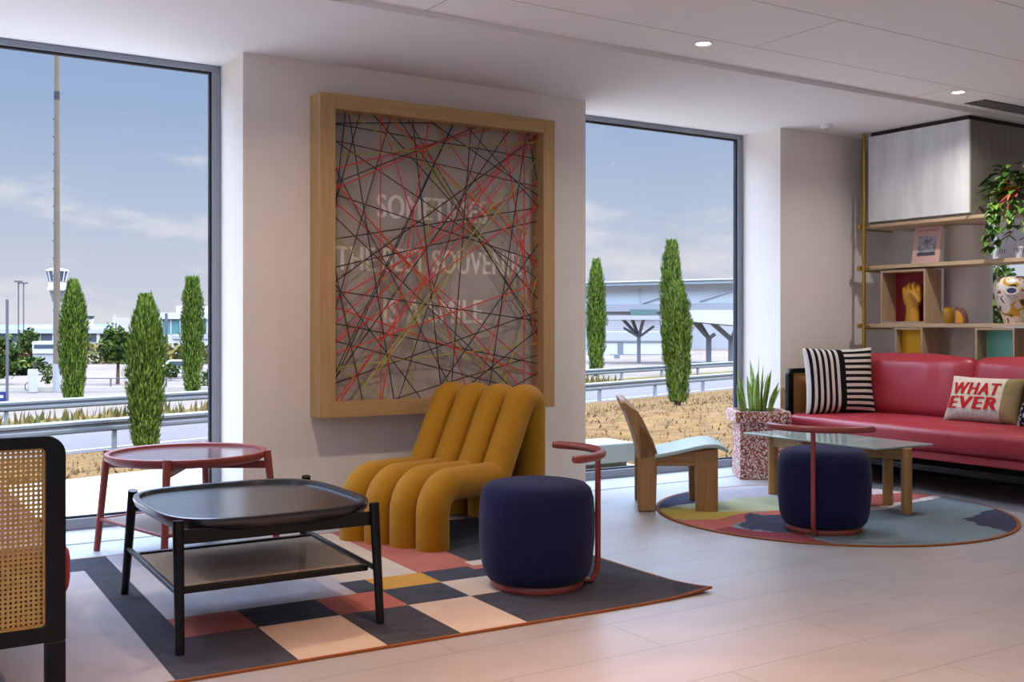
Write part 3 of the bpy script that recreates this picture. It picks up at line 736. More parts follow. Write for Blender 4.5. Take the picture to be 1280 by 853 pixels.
for i, (c, ax, az, bx, bz) in enumerate([('k',2.410,2.250,3.192,2.333),('k',2.410,2.245,3.838,2.160),('k',2.632,2.330,3.823,1.239),('k',2.561,2.334,2.410,1.817),('n',2.462,2.291,2.416,1.881),('k',2.892,2.330,3.082,0.746),('b',2.410,1.913,3.377,2.341),('k',2.999,2.325,3.823,1.907),('n',3.270,2.307,3.823,1.823),('k',2.410,1.844,3.838,1.500),('k',2.410,1.594,3.831,1.860),('k',3.568,2.319,2.410,0.806),('k',3.795,2.317,2.410,1.354),('n',2.491,2.283,2.632,1.473),('n',2.632,1.473,2.776,0.678),('n',3.172,2.337,2.410,0.849),('n',3.384,2.318,2.800,0.670),('n',3.695,2.326,3.424,0.739),('n',3.723,2.293,3.823,1.847),('k',3.823,1.775,2.410,1.434),('k',2.410,1.298,3.838,1.125),('k',2.410,1.112,3.838,0.850),('k',2.410,0.777,3.831,1.203),('n',2.433,1.298,2.949,0.666),('k',3.823,1.101,3.297,0.751),('n',3.766,1.596,3.101,0.768),('k',3.823,0.820,3.624,0.730),('n',2.788,1.557,2.502,0.988),('n',2.491,2.144,2.632,1.473),('r',2.686,2.336,2.686,0.679),('r',2.696,2.337,2.694,0.865),('r',2.727,2.209,3.244,0.762),('r',2.410,1.993,3.088,2.210),('r',3.088,2.210,3.323,2.324),('r',2.843,1.480,2.691,0.674),('r',2.410,1.902,2.862,1.470),('r',3.153,2.193,3.809,1.440),('r',3.795,2.329,2.410,1.019),('r',3.752,2.313,2.764,1.434),('r',3.624,1.930,2.410,1.253),('r',3.527,2.321,3.680,1.496),('r',2.410,1.202,3.680,0.811),('r',2.410,1.011,2.999,1.375),('r',2.999,1.375,3.166,1.572),('r',3.766,1.369,2.410,0.947),('r',2.862,1.472,3.680,0.882),('r',2.433,0.669,3.088,1.535),('r',3.659,1.592,3.350,0.750),('r',3.737,1.095,3.823,0.640),('r',2.949,2.152,3.680,1.578),('r',3.680,1.578,3.680,1.202),('y',2.456,2.328,3.218,1.937),('y',2.502,2.081,3.270,2.193),('y',3.823,2.218,3.695,2.065),('y',2.433,1.893,2.727,1.597),('y',3.088,2.334,3.024,1.867),('y',3.012,2.035,3.486,1.489),('y',3.809,1.478,3.624,0.989),('y',2.410,0.862,3.218,0.936),('y',2.703,1.369,3.404,0.818),('y',2.433,0.851,2.715,0.680),('y',2.620,0.803,2.520,0.677),('b',2.491,2.138,3.638,2.001),('b',2.410,2.147,3.513,1.549),('b',2.739,2.276,2.491,1.469),('b',2.936,2.151,3.364,1.612),('b',2.410,1.711,2.800,1.380),('b',2.727,1.446,3.088,0.836),('b',3.290,2.286,3.257,1.905),('b',3.237,1.575,3.205,0.754),('b',2.410,1.011,3.513,0.733),('b',2.433,1.277,2.567,0.675),('b',3.680,1.190,3.431,1.536),('b',2.800,0.677,3.088,0.746)]):
    yy = 5.645 - 0.0016 * (i % 9)
    cl = lambda v, a, b_: max(a, min(b_, v))
    # every thread runs on until it meets the frame
    dx_, dz_ = bx - ax, bz - az; lo, hi = -9.0, 9.0
    for p0, d0, e0, e1 in ((ax, dx_, IX0, IX1), (az, dz_, IZ0, IZ1)):
        if abs(d0) > 1e-6:
            ta, tb = sorted(((e0 - p0) / d0, (e1 - p0) / d0)); lo, hi = max(lo, ta), min(hi, tb)
    q_ = (c, round(ax + dx_ * lo, 1), round(az + dz_ * lo, 1), round(ax + dx_ * hi, 1), round(az + dz_ * hi, 1))
    if q_ in seen_: continue
    seen_.add(q_)
    ax, az, bx, bz = ax + dx_ * lo, az + dz_ * lo, ax + dx_ * hi, az + dz_ * hi
    o = MB().tube([(cl(ax, IX0, IX1), yy, cl(az, IZ0, IZ1)), (cl(bx, IX0, IX1), yy, cl(bz, IZ0, IZ1))], 0.0033 if c in 'kn' else .0036, 6).build('thread', TH[c], art)
    o['label'] = NMT[c] + ' thread'

# ---------------------------------------------------------------- chequered rug
RUG = {'g': mat('rug_grey', '#a8a5ad', .95, .1, noise=.07, nscale=7, bump=.25, bscale=220), 'd': mat('rug_charcoal', '#41444f', .95, .1, noise=.16, nscale=9, bump=.25, bscale=220, stretch=(1, 2.5, 1)),
       'c': mat('rug_cream', '#bfb1a3', .95, .1, noise=.05, nscale=7, bump=.25, bscale=220), 'p': mat('rug_coral', '#a8655c', .95, .1, noise=.08, nscale=9, bump=.25, bscale=220),
       'y': mat('rug_mustard', '#b98d42', .95, .1, noise=.07, nscale=9, bump=.25, bscale=220), 'o': mat('rug_binding_orange', '#85502b', .8, .2)}
order = list(RUG)
W_, H_ = 2.13, 2.0
rects = [(-.95, W_, 0, H_, 'g'), (-.95, -.01, 1.72, H_, 'd'), (-.01, .125, 0, H_, 'd'), (.125, .9, .725, H_, 'g'), (-.01, .385, 0, .455, 'd'), (.125, .385, .455, .725, 'p'),
         (.385, .70, 0, .455, 'c'), (.385, .70, .455, .725, 'd'), (.70, .985, .455, .725, 'p'), (.70, .985, 0, .455, 'd'), (.985, 1.26, 0, .455, 'c'), (.985, 1.26, .455, .725, 'd'),
         (1.26, 1.50, .455, .725, 'c'), (1.26, W_, 0, .455, 'd'), (1.5, W_, .455, H_, 'd'), (.88, 1.0, .725, .93, 'd'), (1.0, 1.265, .725, .93, 'y'), (.9, 1.25, .93, H_, 'c'),
         (1.265, 1.56, .725, .93, 'd'), (1.25, 1.56, .93, H_, 'p'), (1.53, 1.8, .93, 1.02, 'c'), (1.5, 1.75, .86, .93, 'p'), (.80, 1.02, 1.78, 1.97, 'd')]
def rugmesh():
    B = .014
    xs = {-.95, W_, W_ - B}; ys = {0, B, H_, H_ - B}
    for a, b_, c, d, _ in rects: xs |= {a, b_}; ys |= {c, d}
    for i in range(12): xs.add(round(W_ - .30 * i / 12, 4)); ys.add(round(.30 * i / 12, 4))
    xs, ys = sorted(xs), sorted(ys); mb = MB(); nx, ny = len(xs), len(ys)
    def lift(x, y):
        d = math.hypot(W_ - x, y) / .30
        return .016 * max(0, 1 - d) ** 2
    pull = lambda x, y: (x + .035 * max(0, 1 - math.hypot(W_ - x, y) / .5) ** 2, y + .03 * max(0, 1 - math.hypot(W_ - x, y) / .5) ** 2)
    T = [(*pull(x, y), .008 + lift(x, y)) for y in ys for x in xs]; Bm = [(*pull(x, y), .0005 + lift(x, y) * .9) for y in ys for x in xs]
    n0 = len(T); mb.v = T + Bm
    for j in range(ny - 1):
        for i in range(nx - 1):
            mx, my = (xs[i] + xs[i + 1]) / 2, (ys[j] + ys[j + 1]) / 2
            c = 'g'
            for a, b_, p, q, k in rects:
                if a < mx < b_ and p < my < q: c = k
            if mx > W_ - B or my < B or my > H_ - B: c = 'o'
            a = j * nx + i
            mb.f.append((a, a + 1, a + nx + 1, a + nx)); mb.m.append(order.index(c))
            mb.f.append((n0 + a + nx, n0 + a + nx + 1, n0 + a + 1, n0 + a)); mb.m.append(5)
    for i in range(nx - 1):
        for j in (0, ny - 1):
            a = j * nx + i; mb.f.append((a, n0 + a, n0 + a + 1, a + 1)); mb.m.append(5)
    for j in range(ny - 1):
        for i in (0, nx - 1):
            a = j * nx + i; mb.f.append((a, a + nx, n0 + a + nx, n0 + a)); mb.m.append(5)
    return mb
o = rugmesh().build('rug', [RUG[k] for k in order], None, org=False, smooth=50)
o.location = (.9, 3.315, 0); o.rotation_euler = (0, 0, R(-1.9))
tag(o, 'rectangular rug with charcoal, cream, coral and mustard rectangles and orange binding', 'rug')

# ---------------------------------------------------------------- round rug
from mathutils.geometry import intersect_point_tri_2d
def inside(p, poly):
    c = False; n = len(poly)
    for i in range(n):
        a, b_ = poly[i], poly[i - 1]
        if (a[1] > p[1]) != (b_[1] > p[1]) and p[0] < (b_[0] - a[0]) * (p[1] - a[1]) / (b_[1] - a[1]) + a[0]: c = not c
    return c
def gp(px, py):                    # floor point seen at a place of the photograph
    t = 1.1 * 1334 / (py - 407.5); p = D(px, py, t); return (p[0], p[1])
rr = {'b': mat('round_rug_blue_grey', '#6d7d87', .95, .1, noise=.06, nscale=7, bump=.25, bscale=220), 'n': mat('round_rug_navy', '#3b3e54', .95, .1, noise=.1, nscale=8, bump=.25, bscale=220), 'l': mat('round_rug_lilac', '#a5a3ae', .95, .1, noise=.05, bump=.25, bscale=220),
      'y': mat('round_rug_mustard', '#a8984f', .95, .1, noise=.06, bump=.25, bscale=220), 'g': mat('round_rug_pale_green', '#a1a78b', .95, .1, noise=.06, bump=.25, bscale=220), 'c': mat('round_rug_coral', '#a65f5a', .95, .1, noise=.08, bump=.25, bscale=220),
      'm': mat('round_rug_maroon', '#7c3a44', .95, .1, noise=.08, bump=.25, bscale=220), 'w': mat('round_rug_white', '#c5bcbd', .95, .1), 'o': RUG['o']}
rk = list(rr)
polys = [('l', [(850, 600), (1120, 600), (1120, 632), (990, 632), (970, 622), (930, 628), (870, 632)]),
         ('n', [(812, 634), (826, 622), (846, 612), (866, 612), (869, 620), (874, 623), (872, 630), (852, 633), (830, 637)]),
         ('g', [(828, 638), (850, 633), (872, 631), (898, 629), (925, 625), (960, 622), (1000, 622), (1000, 641), (940, 641), (898, 643), (868, 639)]),
         ('y', [(812, 640), (832, 636), (868, 638), (898, 642), (932, 641), (945, 641), (925, 647), (900, 651), (872, 652), (850, 652)]),
         ('c', [(838, 653), (872, 652), (900, 651), (930, 643), (985, 639), (985, 650), (940, 650), (925, 655), (912, 660), (905, 664), (890, 666), (868, 668)]),
         ('n', [(930, 646), (938, 643), (952, 646), (990, 645), (1000, 668), (968, 668), (950, 664), (938, 665), (922, 659), (932, 653)]),
         ('m', [(866, 668), (890, 665), (912, 660), (935, 665), (968, 668), (1000, 668), (1018, 676), (1046, 683), (1010, 690), (930, 690)]),
         ('w', [(1060, 612), (1180, 612), (1182, 622), (1160, 627), (1130, 632), (1106, 639), (1060, 642)]),
         ('c', [(1060, 622), (1140, 617), (1168, 621), (1146, 626), (1120, 630), (1098, 635), (1060, 637)]),
         ('n', [(1206, 650), (1216, 648), (1220, 646), (1226, 645), (1224, 642), (1236, 640), (1248, 638), (1275, 652), (1262, 668), (1252, 665), (1236, 661), (1222, 659), (1218, 654), (1207, 653)])]
polys = [(c, [gp(*q) for q in pl]) for c, pl in polys]
RC, RR = (4.976, 4.313), 1.02
mb = MB(); NR, NA = 52, 300
vs = []
for i in range(NR + 1):
    r = RR * i / NR if i < NR else RR
    for j in range(NA):
        a = 2 * PI * j / NA; vs.append((RC[0] + r * math.cos(a), RC[1] + r * math.sin(a), .008))
for j in range(NA):
    a = 2 * PI * j / NA; vs.append((RC[0] + RR * math.cos(a), RC[1] + RR * math.sin(a), .0005))
mb.v = vs
for i in range(NR + 1):
    for j in range(NA):
        j2 = (j + 1) % NA
        mb.f.append((i * NA + j, (i + 1) * NA + j, (i + 1) * NA + j2, i * NA + j2))
        r = RR * (i + .5) / NR; a = 2 * PI * (j + .5) / NA; p = (RC[0] + r * math.cos(a), RC[1] + r * math.sin(a)); c = 'b'
        for k, pl in polys:
            if inside(p, pl): c = k
        mb.m.append(rk.index('o' if i >= NR - 1 else c))
tag(mb.build('rug', [rr[k] for k in rk], None, smooth=50), 'round rug with ragged patches of blue-grey, navy, coral and mustard', 'rug')

# ---------------------------------------------------------------- mustard channel chair
m_must = mat('mustard_velvet', '#a5740f', .75, .2, sheen=.10, noise=.04, nscale=20, bump=.15, bscale=90)
def bend(path, rads, n=8):
    """round the corners of a 2-D polyline"""
    out = [path[0]]
    for i in range(1, len(path) - 1):
        p, a, c = Vector(path[i]), Vector(path[i - 1]), Vector(path[i + 1])
        u, v = (a - p).normalized(), (c - p).normalized()
        ang = u.angle(v); r = rads[i - 1]; d = r / math.tan(ang / 2)
        cen = p + (u + v).normalized() * (r / math.sin(ang / 2))
        s, e = p + u * d, p + v * d
        a0 = math.atan2(s.y - cen.y, s.x - cen.x); a1 = math.atan2(e.y - cen.y, e.x - cen.x)
        da = (a1 - a0 + PI) % (2 * PI) - PI
        for k in range(n + 1):
            t = a0 + da * k / n; out.append((cen.x + r * math.cos(t), cen.y + r * math.sin(t)))
    out.append(path[-1])
    return out
def dense(pts, step=.04):
    o = [pts[0]]
    for a, b_ in zip(pts, pts[1:]):
        a, b_ = Vector(a), Vector(b_); n = max(1, int((b_ - a).length / step))
        for k in range(1, n + 1): o.append(tuple(a.lerp(b_, k / n)))
    return o
ch = thing('lounge_chair', 'mustard yellow armless chair made of four bent padded tubes', 'chair', (2.474, 4.607, .008), math.atan2(.417, .909))
prof = bend([(0, .0), (0, .305), (.545, .288), (.795, .685), (.905, .685), (.905, 0)], [.135, .045, .05, .05], 10)
for k in range(4):
    yk = .1645 * k
    pts = [(u, yk, z) for u, z in dense(prof)]
    m = MB(); m.tube(pts, .083, 24)
    m.build('padded_tube', m_must, ch, org=False, smooth=60)

# ---------------------------------------------------------------- navy stools with a hoop back
m_navy = mat('navy_felt', '#181b40', .9, .12, sheen=.08, noise=.05, nscale=40, bump=.12, bscale=150)
m_terra = mat('terracotta_steel', '#8e3f38', .38, .5)
m_terra2 = mat('terracotta_wood', '#8a3b36', .42, .5)
def stool(loc, ang, label, z0):
    s = thing('hoop_stool', label, 'stool', (loc[0], loc[1], z0), ang, 'navy stools with hoop backs')
    body = [(.02, .028), (.185, .028), (.205, .034), (.222, .055), (.234, .10), (.244, .20), (.245, .30), (.240, .37), (.228, .408), (.205, .428), (.16, .437), (.08, .441), (.001, .442)]
    MB().lathe(body, 64).build('upholstered_drum', m_navy, s, org=False, smooth=60)
    MB().lathe([(.02, 0), (.192, 0), (.196, .006), (.196, .016), (.190, .028), (.02, .028)], 56).build('base_ring', m_terra, s, org=False, smooth=40)
    p = [(.19, 0, .012), (.235, 0, .012), (.258, 0, .05)] + [(.262, 0, .05 + .5 * i / 10) for i in range(1, 11)] + [(.268, 0, .555)]
    MB().tube(p, [.012] * 4 + [.0125] * (len(p) - 4), 12).build('post', m_terra, s, org=False)
    rad, cx_ = .315, .274 - .315
    pts = []
    for i in range(25):
        a = R(-61 + 122 * i / 24); pts.append((cx_ + rad * math.cos(a), rad * math.sin(a), .558))
    MB().tube(pts, [.014] + [.0175] * 23 + [.014], 14).build('back_hoop', m_terra, s, org=False)
    return s
c_, s_ = .8435, .5371             # lateral and forward axes of the view, as world vectors
def wdir(l, t): return math.atan2(-s_ * l + c_ * t, c_ * l + s_ * t)
s1 = stool((2.511, 3.748), wdir(.994, .113), 'navy drum stool with a terracotta hoop back on the chequered rug', .008)
s2 = dup(s1, (4.491, 3.934, .008), wdir(-.47, -.88), 'navy drum stool with a terracotta hoop back on the round rug')

# ---------------------------------------------------------------- black tray coffee table
ct = thing('coffee_table', 'black wooden coffee table with rounded tray top and cane lower shelf', 'table', (1.355, 4.01, .008))
A_, B_, C_, D_ = (-.376, -.385), (-.346, .385), (.335, -.405), (.385, .392)
FT = {'A': (-.383, -.432), 'B': (-.352, .50), 'C': (.342, -.445), 'D': (.40, .48)}
for k, tp in (('A', A_), ('B', B_), ('C', C_), ('D', D_)):
    b0 = FT[k]
    MB().tube([(b0[0], b0[1], 0), (tp[0], tp[1], .437)], [.0155, .019], 14).build('leg', m_black, ct, org=False)
ol = superellipse(.392, .432, 3.7, 72)
MB().shell(ol, [(.80, .80, .378), (.93, .93, .386), (.985, .985, .404), (1.0, 1.0, .424), (.995, .995, .434), (.975, .975, .437), (.945, .945, .434), (.935, .935, .419)]).build('tray_top', mat('black_tray_lacquer', '#17191f', .30, .6, coat=.25), ct, org=False, smooth=50)
def pt(k, z):
    a = {'A': A_, 'B': B_, 'C': C_, 'D': D_}[k]; b0 = FT[k]; t = z / .437
    return (b0[0] + (a[0] - b0[0]) * t, b0[1] + (a[1] - b0[1]) * t, z)
for a, b_ in (('A', 'C'), ('B', 'D')):
    MB().bar(Vector(pt(a, .380)) + Vector((0, .012 if a == 'A' else -.012, 0)), Vector(pt(b_, .380)) + Vector((0, .012 if a == 'A' else -.012, 0)), .018, .050).build('apron', m_black, ct, org=False, bevel=.004)
MB().bar(pt('A', .378), pt('D', .378), .02, .03).build('cross_bar', m_black, ct, org=False)
zs = .195
for a, b_ in (('A', 'B'), ('C', 'D')): MB().tube([pt(a, zs), pt(b_, zs)], .010, 10).build('shelf_rod', m_black, ct, org=False)
def shelf_pts(f, z):
    A, B, C, Dd = [Vector(pt(k, z)) for k in 'ABCD']
    return A.lerp(C, f[0]).lerp(B.lerp(Dd, f[0]), f[1])
fr = [shelf_pts(q, zs) for q in ((.02, .06), (.97, .06), (.97, .82), (.02, .82))]
for i, j in ((0, 1), (2, 3)): MB().bar(fr[i], fr[j], .024, .022).build('shelf_rail', m_black, ct, org=False, bevel=.003)
m = MB(); t_ = .003
m.add([(p.x, p.y, p.z + dz) for dz in (t_, -t_) for p in fr], [(0, 1, 2, 3), (7, 6, 5, 4)] + [(i, (i + 1) % 4, 4 + (i + 1) % 4, 4 + i) for i in range(4)])
m.build('cane_shelf', cane('dark_cane', '#b8a492', 'xy', .0125, .22, .85, .12), ct, org=False, smooth=0)

# ---------------------------------------------------------------- terracotta round table
rt = thing('side_table', 'terracotta round side table with tray top and splayed legs beside the window', 'table', (1.46, 5.245, 0))
aw = [math.atan2(-s_ * l + c_ * t, c_ * l + s_ * t) for l, t in ((-1, 0.02), (.07, -1), (1, -.02), (-.07, 1))]
legs = []
for a in aw:
    d = (math.cos(a), math.sin(a)); legs.append(d)
    MB().tube([(d[0] * .445, d[1] * .445, 0), (d[0] * .392, d[1] * .392, .492)], [.0155, .019], 14).build('leg', m_terra2, rt, org=False)
MB().lathe([(.02, .440), (.30, .440), (.352, .446), (.378, .462), (.384, .476), (.380, .488), (.370, .491), (.358, .487), (.354, .472), (.02, .471)], 80).build('tray_top', [m_terra2], rt, org=False, smooth=50)
MB().lathe([(.02, .4715), (.3535, .4715), (.3535, .4735), (.02, .4735)], 80).build('tray_surface', mat('mauve_lacquer', '#7a5f66', .18, .6, coat=.4), rt, org=False)
for i in (0, 1): MB().bar((legs[i][0] * .388, legs[i][1] * .388, .425), (legs[i + 2][0] * .388, legs[i + 2][1] * .388, .425), .022, .036).build('cross_bar', m_terra2, rt, org=False, bevel=.004)
q = [Vector((d[0] * .428, d[1] * .428, .155)) for d in legs]
for i in range(4): MB().tube([q[i], q[(i + 1) % 4]], .0095, 10).build('stretcher', m_terra2, rt, org=False)
m = MB(); m.add([(p.x * .96, p.y * .96, p.z + dz) for dz in (.003, -.003) for p in q], [(0, 1, 2, 3), (7, 6, 5, 4)] + [(i, (i + 1) % 4, 4 + (i + 1) % 4, 4 + i) for i in range(4)])
m.build('cane_shelf', cane('grey_cane', '#a39a98', 'xy', .0125, .22, .85, .12), rt, org=False, smooth=0)

# ---------------------------------------------------------------- oak chair with pale blue seat
m_oak = wood('oiled_oak', '#ab8456', '#8f693f', 'z', .5)
m_oakx = wood('oiled_oak_rail', '#ab8456', '#8f693f', 'x', .5)
oc = thing('side_chair', 'low oak chair with slab legs, curved back and pale blue seat', 'chair', (4.012, 4.915, .004), math.atan2(-.274, .374))
RX = Matrix.Rotation(R(90), 4, 'X')     # (a, z) outline -> stands upright, thickness along the width
WID = .435
def slab(pts, w0, w1): return MB().prism(pts, -w1, -w0, M=RX)
for w0 in (0.0, WID - .05):
    slab([(0, 0), (.105, 0), (.112, .27), (.118, .333), (.085, .43), (.0, .53), (0, .3)], w0, w0 + .05).build('leg', m_oak, oc, org=False, bevel=.006)
    slab([(.34, 0), (.468, 0), (.468, .378), (.33, .355), (.335, .27)], w0, w0 + .05).build('leg', m_oak, oc, org=False, bevel=.006)
    slab([(.108, .268), (.336, .268), (.345, .36), (.112, .328)], w0 + .004, w0 + .046).build('side_rail', m_oakx, oc, org=False, bevel=.004)
# back: wide curved board, gently hollowed across the width
vs, fs = [], []
fp = [(.115, .335), (.095, .40), (.068, .46), (.036, .53), (.0, .59), (-.045, .645), (-.072, .668)]
bp = [(.015, .30), (.005, .37), (-.015, .44), (-.04, .51), (-.07, .58), (-.098, .64), (-.105, .668)]
nw = 16
for i in range(nw + 1):
    w = WID * i / nw; h_ = .018 * (1 - (2 * i / nw - 1) ** 2)
    cor = .030 * abs(2 * i / nw - 1) ** 6
    for a, z in fp: vs.append((a - h_, w, z - cor * (z > .6)))
    for a, z in reversed(bp): vs.append((a - h_, w, z - cor * (z > .6)))
k = 2 * len(fp)
for i in range(nw):
    for j in range(k): fs.append((i * k + j, i * k + (j + 1) % k, (i + 1) * k + (j + 1) % k, (i + 1) * k + j))
fs += [tuple(range(k)), tuple(reversed(range(nw * k, (nw + 1) * k)))]
MB().add(vs, fs).build('backrest', m_oak, oc, org=False, smooth=40, bevel=.004)
vs, fs = [], []
sp_ = [(.10, .338), (.16, .348), (.24, .364), (.32, .384), (.40, .400), (.455, .402), (.495, .390), (.528, .372)]
for i in range(nw + 1):
    w = -.02 + (WID + .04) * i / nw; e = (2 * i / nw - 1)
    hz = .022 * (1 - e * e)
    for a, z in sp_: vs.append((a, w, z + hz * math.sin(PI * min(1, (a - .1) / .42)) + .0))
    for a, z in reversed(sp_): vs.append((a - .004, w, z - .024 + hz * math.sin(PI * min(1, (a - .1) / .42))))
k = 2 * len(sp_)
for i in range(nw):
    for j in range(k): fs.append((i * k + j, i * k + (j + 1) % k, (i + 1) * k + (j + 1) % k, (i + 1) * k + j))
fs += [tuple(range(k)), tuple(reversed(range(nw * k, (nw + 1) * k)))]
MB().add(vs, fs).build('seat', mat('pale_blue_leather', '#a9c0c3', .45, .4), oc, org=False, smooth=50, bevel=.006, seg=3)

# ---------------------------------------------------------------- glass-topped oak table
m_oak2 = wood('light_oak', '#b58a58', '#98703f', 'z', .5)
m_oak2y = wood('light_oak_rail', '#b58a58', '#98703f', 'y', .5)
gt = thing('glass_table', 'low table with sea-green glass top on round oak legs beside the red sofa', 'table', (5.23, 4.48, .008))
def glasst():
    m = bpy.data.materials.new('sea_green_glass'); m.use_nodes = True
    b = m.node_tree.nodes['Principled BSDF']
    b.inputs['Base Color'].default_value = (*lin('#a3b9b5'), 1); b.inputs['Roughness'].default_value = .08
    b.inputs['Transmission Weight'].default_value = .12; b.inputs['IOR'].default_value = 1.4; b.inputs['Specular IOR Level'].default_value = .6
    return m
MB().prism([(5.0, 4.0), (5.475, 3.975), (5.50, 5.045), (5.02, 5.065)], .392, .404).build('glass_top', glasst(), gt, bevel=.004, smooth=0)
lg = [(5.245, 3.985), (5.43, 4.26), (5.145, 4.93), (5.06, 4.60)]
for (x, y) in lg: MB().tube([(x, y, .008), (x, y, .391)], .031, 18).build('leg', m_oak2, gt, bevel=.003)
for i, j in ((0, 1), (2, 3), (0, 3), (1, 2)):
    MB().bar((lg[i][0], lg[i][1], .355), (lg[j][0], lg[j][1], .355), .028, .066).build('apron', m_oak2y, gt, bevel=.004)
# ---------------------------------------------------------------- red leather sofa and its armchair
m_red = mat('red_leather', '#a02e3a', .36, .5, noise=.05, nscale=5, bump=.10, bscale=70)
m_redf = mat('red_frame_leather', '#a23743', .45, .5)
m_cane = cane('natural_cane', '#c39a58', 'xz', .0134, .25, .45)
m_cane2 = cane('sofa_cane', '#b98a4e', 'xz', .012, .15, .5)
def rrect(w, h, r, n=6):
    o = []
    for cx, cy, a in ((w / 2 - r, h / 2 - r, 0), (-w / 2 + r, h / 2 - r, 90), (-w / 2 + r, -h / 2 + r, 180), (w / 2 - r, -h / 2 + r, 270)):
        o += arc((cx, cy), r, a, a + 90, n)
    return o
def softbox(x0, x1, y0, y1, z0, z1, r, puff=.012, n=(10, 18, 4), wr=0.0, seed=0):
    """upholstered block: rounded edges, crowned faces"""
    nx, ny, nz = n; bm = bmesh.new()
    bmesh.ops.create_cube(bm, size=1.0)
    me_v = []
    bm.free()
    mb = MB(); cx, cy, cz = (x0 + x1) / 2, (y0 + y1) / 2, (z0 + z1) / 2; hx, hy, hz = (x1 - x0) / 2, (y1 - y0) / 2, (z1 - z0) / 2
    def mapp(u, v, w):
        p = Vector((u * hx, v * hy, w * hz))
        q = Vector((max(-hx + r, min(hx - r, p.x)), max(-hy + r, min(hy - r, p.y)), max(-hz + r, min(hz - r, p.z))))
        d = p - q
        if d.length > 1e-9: p = q + d.normalized() * min(r, max(abs(d.x), abs(d.y), abs(d.z)))
        ex, ey, ez = 1 - u * u, 1 - v * v, 1 - w * w
        p.x += puff * math.copysign(abs(u) ** 3, u) * ey * ez ** .5; p.z += puff * math.copysign(abs(w) ** 3, w) * ex * ey; p.y += puff * .5 * math.copysign(abs(v) ** 3, v) * ex * ez ** .5
        if wr:
            nn = mnoise.noise((p.x * 5 + seed, p.y * 9, p.z * 3)) + .5 * mnoise.noise((p.x * 12, p.y * 20 + seed, p.z * 7))
            p += Vector((nn * wr, 0, nn * wr * .5))
        return (p.x + cx, p.y + cy, p.z + cz)
    def grid(fu, na, nb):
        vs = [fu(-1 + 2 * i / na, -1 + 2 * j / nb) for i in range(na + 1) for j in range(nb + 1)]
        fs = [(i * (nb + 1) + j, (i + 1) * (nb + 1) + j, (i + 1) * (nb + 1) + j + 1, i * (nb + 1) + j + 1) for i in range(na) for j in range(nb)]
        mb.add(vs, fs)
    for sgn in (-1, 1):
        grid(lambda a, b: mapp(sgn, a, b), ny, nz); grid(lambda a, b: mapp(a, sgn, b), nx, nz); grid(lambda a, b: mapp(a, b, sgn), nx, ny)
    # weld the borders
    bm = bmesh.new(); V = [bm.verts.new(v) for v in mb.v]
    for f in mb.f: bm.faces.new([V[i] for i in f])
    bmesh.ops.remove_doubles(bm, verts=bm.verts, dist=1e-5)
    bm.verts.index_update()
    out = MB(); out.v = [tuple(v.co) for v in bm.verts]; out.f = [tuple(v.index for v in f.verts) for f in bm.faces]; out.m = [0] * len(out.f); bm.free()
    return out
def side_panel(parent, x0, x1, yc, front, m_c, zt=.782):
    """black rounded frame with cane, standing on its posts; plane of constant y"""
    pw, th = .056, .034
    for a, b_ in ((x0, x0 + pw), (x1 - pw, x1)): MB().box(a, b_, yc - th / 2, yc + th / 2, 0, .187).build('leg', m_black, parent, bevel=.006)
    cx, cz = (x0 + x1) / 2, (.185 + zt) / 2
    w2, h2 = (x1 - x0) / 2, (zt - .185) / 2
    outer = []
    for sx, sz, a, rr_ in ((1, 1, 0, .055), (-1, 1, 90, .055), (-1, -1, 180, .006), (1, -1, 270, .006)):
        outer += [(p[0] + cx, p[1] + cz) for p in arc((sx * (w2 - rr_), sz * (h2 - rr_)), rr_, a, a + 90, 7)]
    inner = [(p[0] + cx, p[1] + cz + .006) for p in rrect(x1 - x0 - 2 * pw, zt - .185 - .082, .012, 7)]
    n = len(outer); vs = []
    for y in (yc - th / 2, yc + th / 2): vs += [(x, y, z) for x, z in outer] + [(x, y, z) for x, z in inner]
    fs = []
    for i in range(n):
        j = (i + 1) % n
        fs += [(i, j, n + j, n + i), (2 * n + j, 2 * n + i, 3 * n + i, 3 * n + j), (j, i, 2 * n + i, 2 * n + j), (n + i, n + j, 3 * n + j, 3 * n + i)]
    o = MB().add(vs, fs).build('panel_frame', m_black, parent, bevel=.004, smooth=50)
    ix0, ix1 = min(p[0] for p in inner) - .004, max(p[0] for p in inner) + .004; iz0, iz1 = min(p[1] for p in inner) - .004, max(p[1] for p in inner) + .004
    MB().box(ix0, ix1, yc - .003, yc + .003, iz0, iz1).build('cane_panel', m_c, o, smooth=0)
    b = .010
    st = MB(); [st.box(*q, yc - th / 2 + .004, yc + th / 2 - .004, *z) for q, z in (((ix0, ix0 + b), (iz0, iz1)), ((ix1 - b, ix1), (iz0, iz1)), ((ix0, ix1), (iz0, iz0 + b)), ((ix0, ix1), (iz1 - b, iz1)))]
    st.build('cane_beading', mat('cane_beading', '#b88a4a', .5), o, smooth=0)

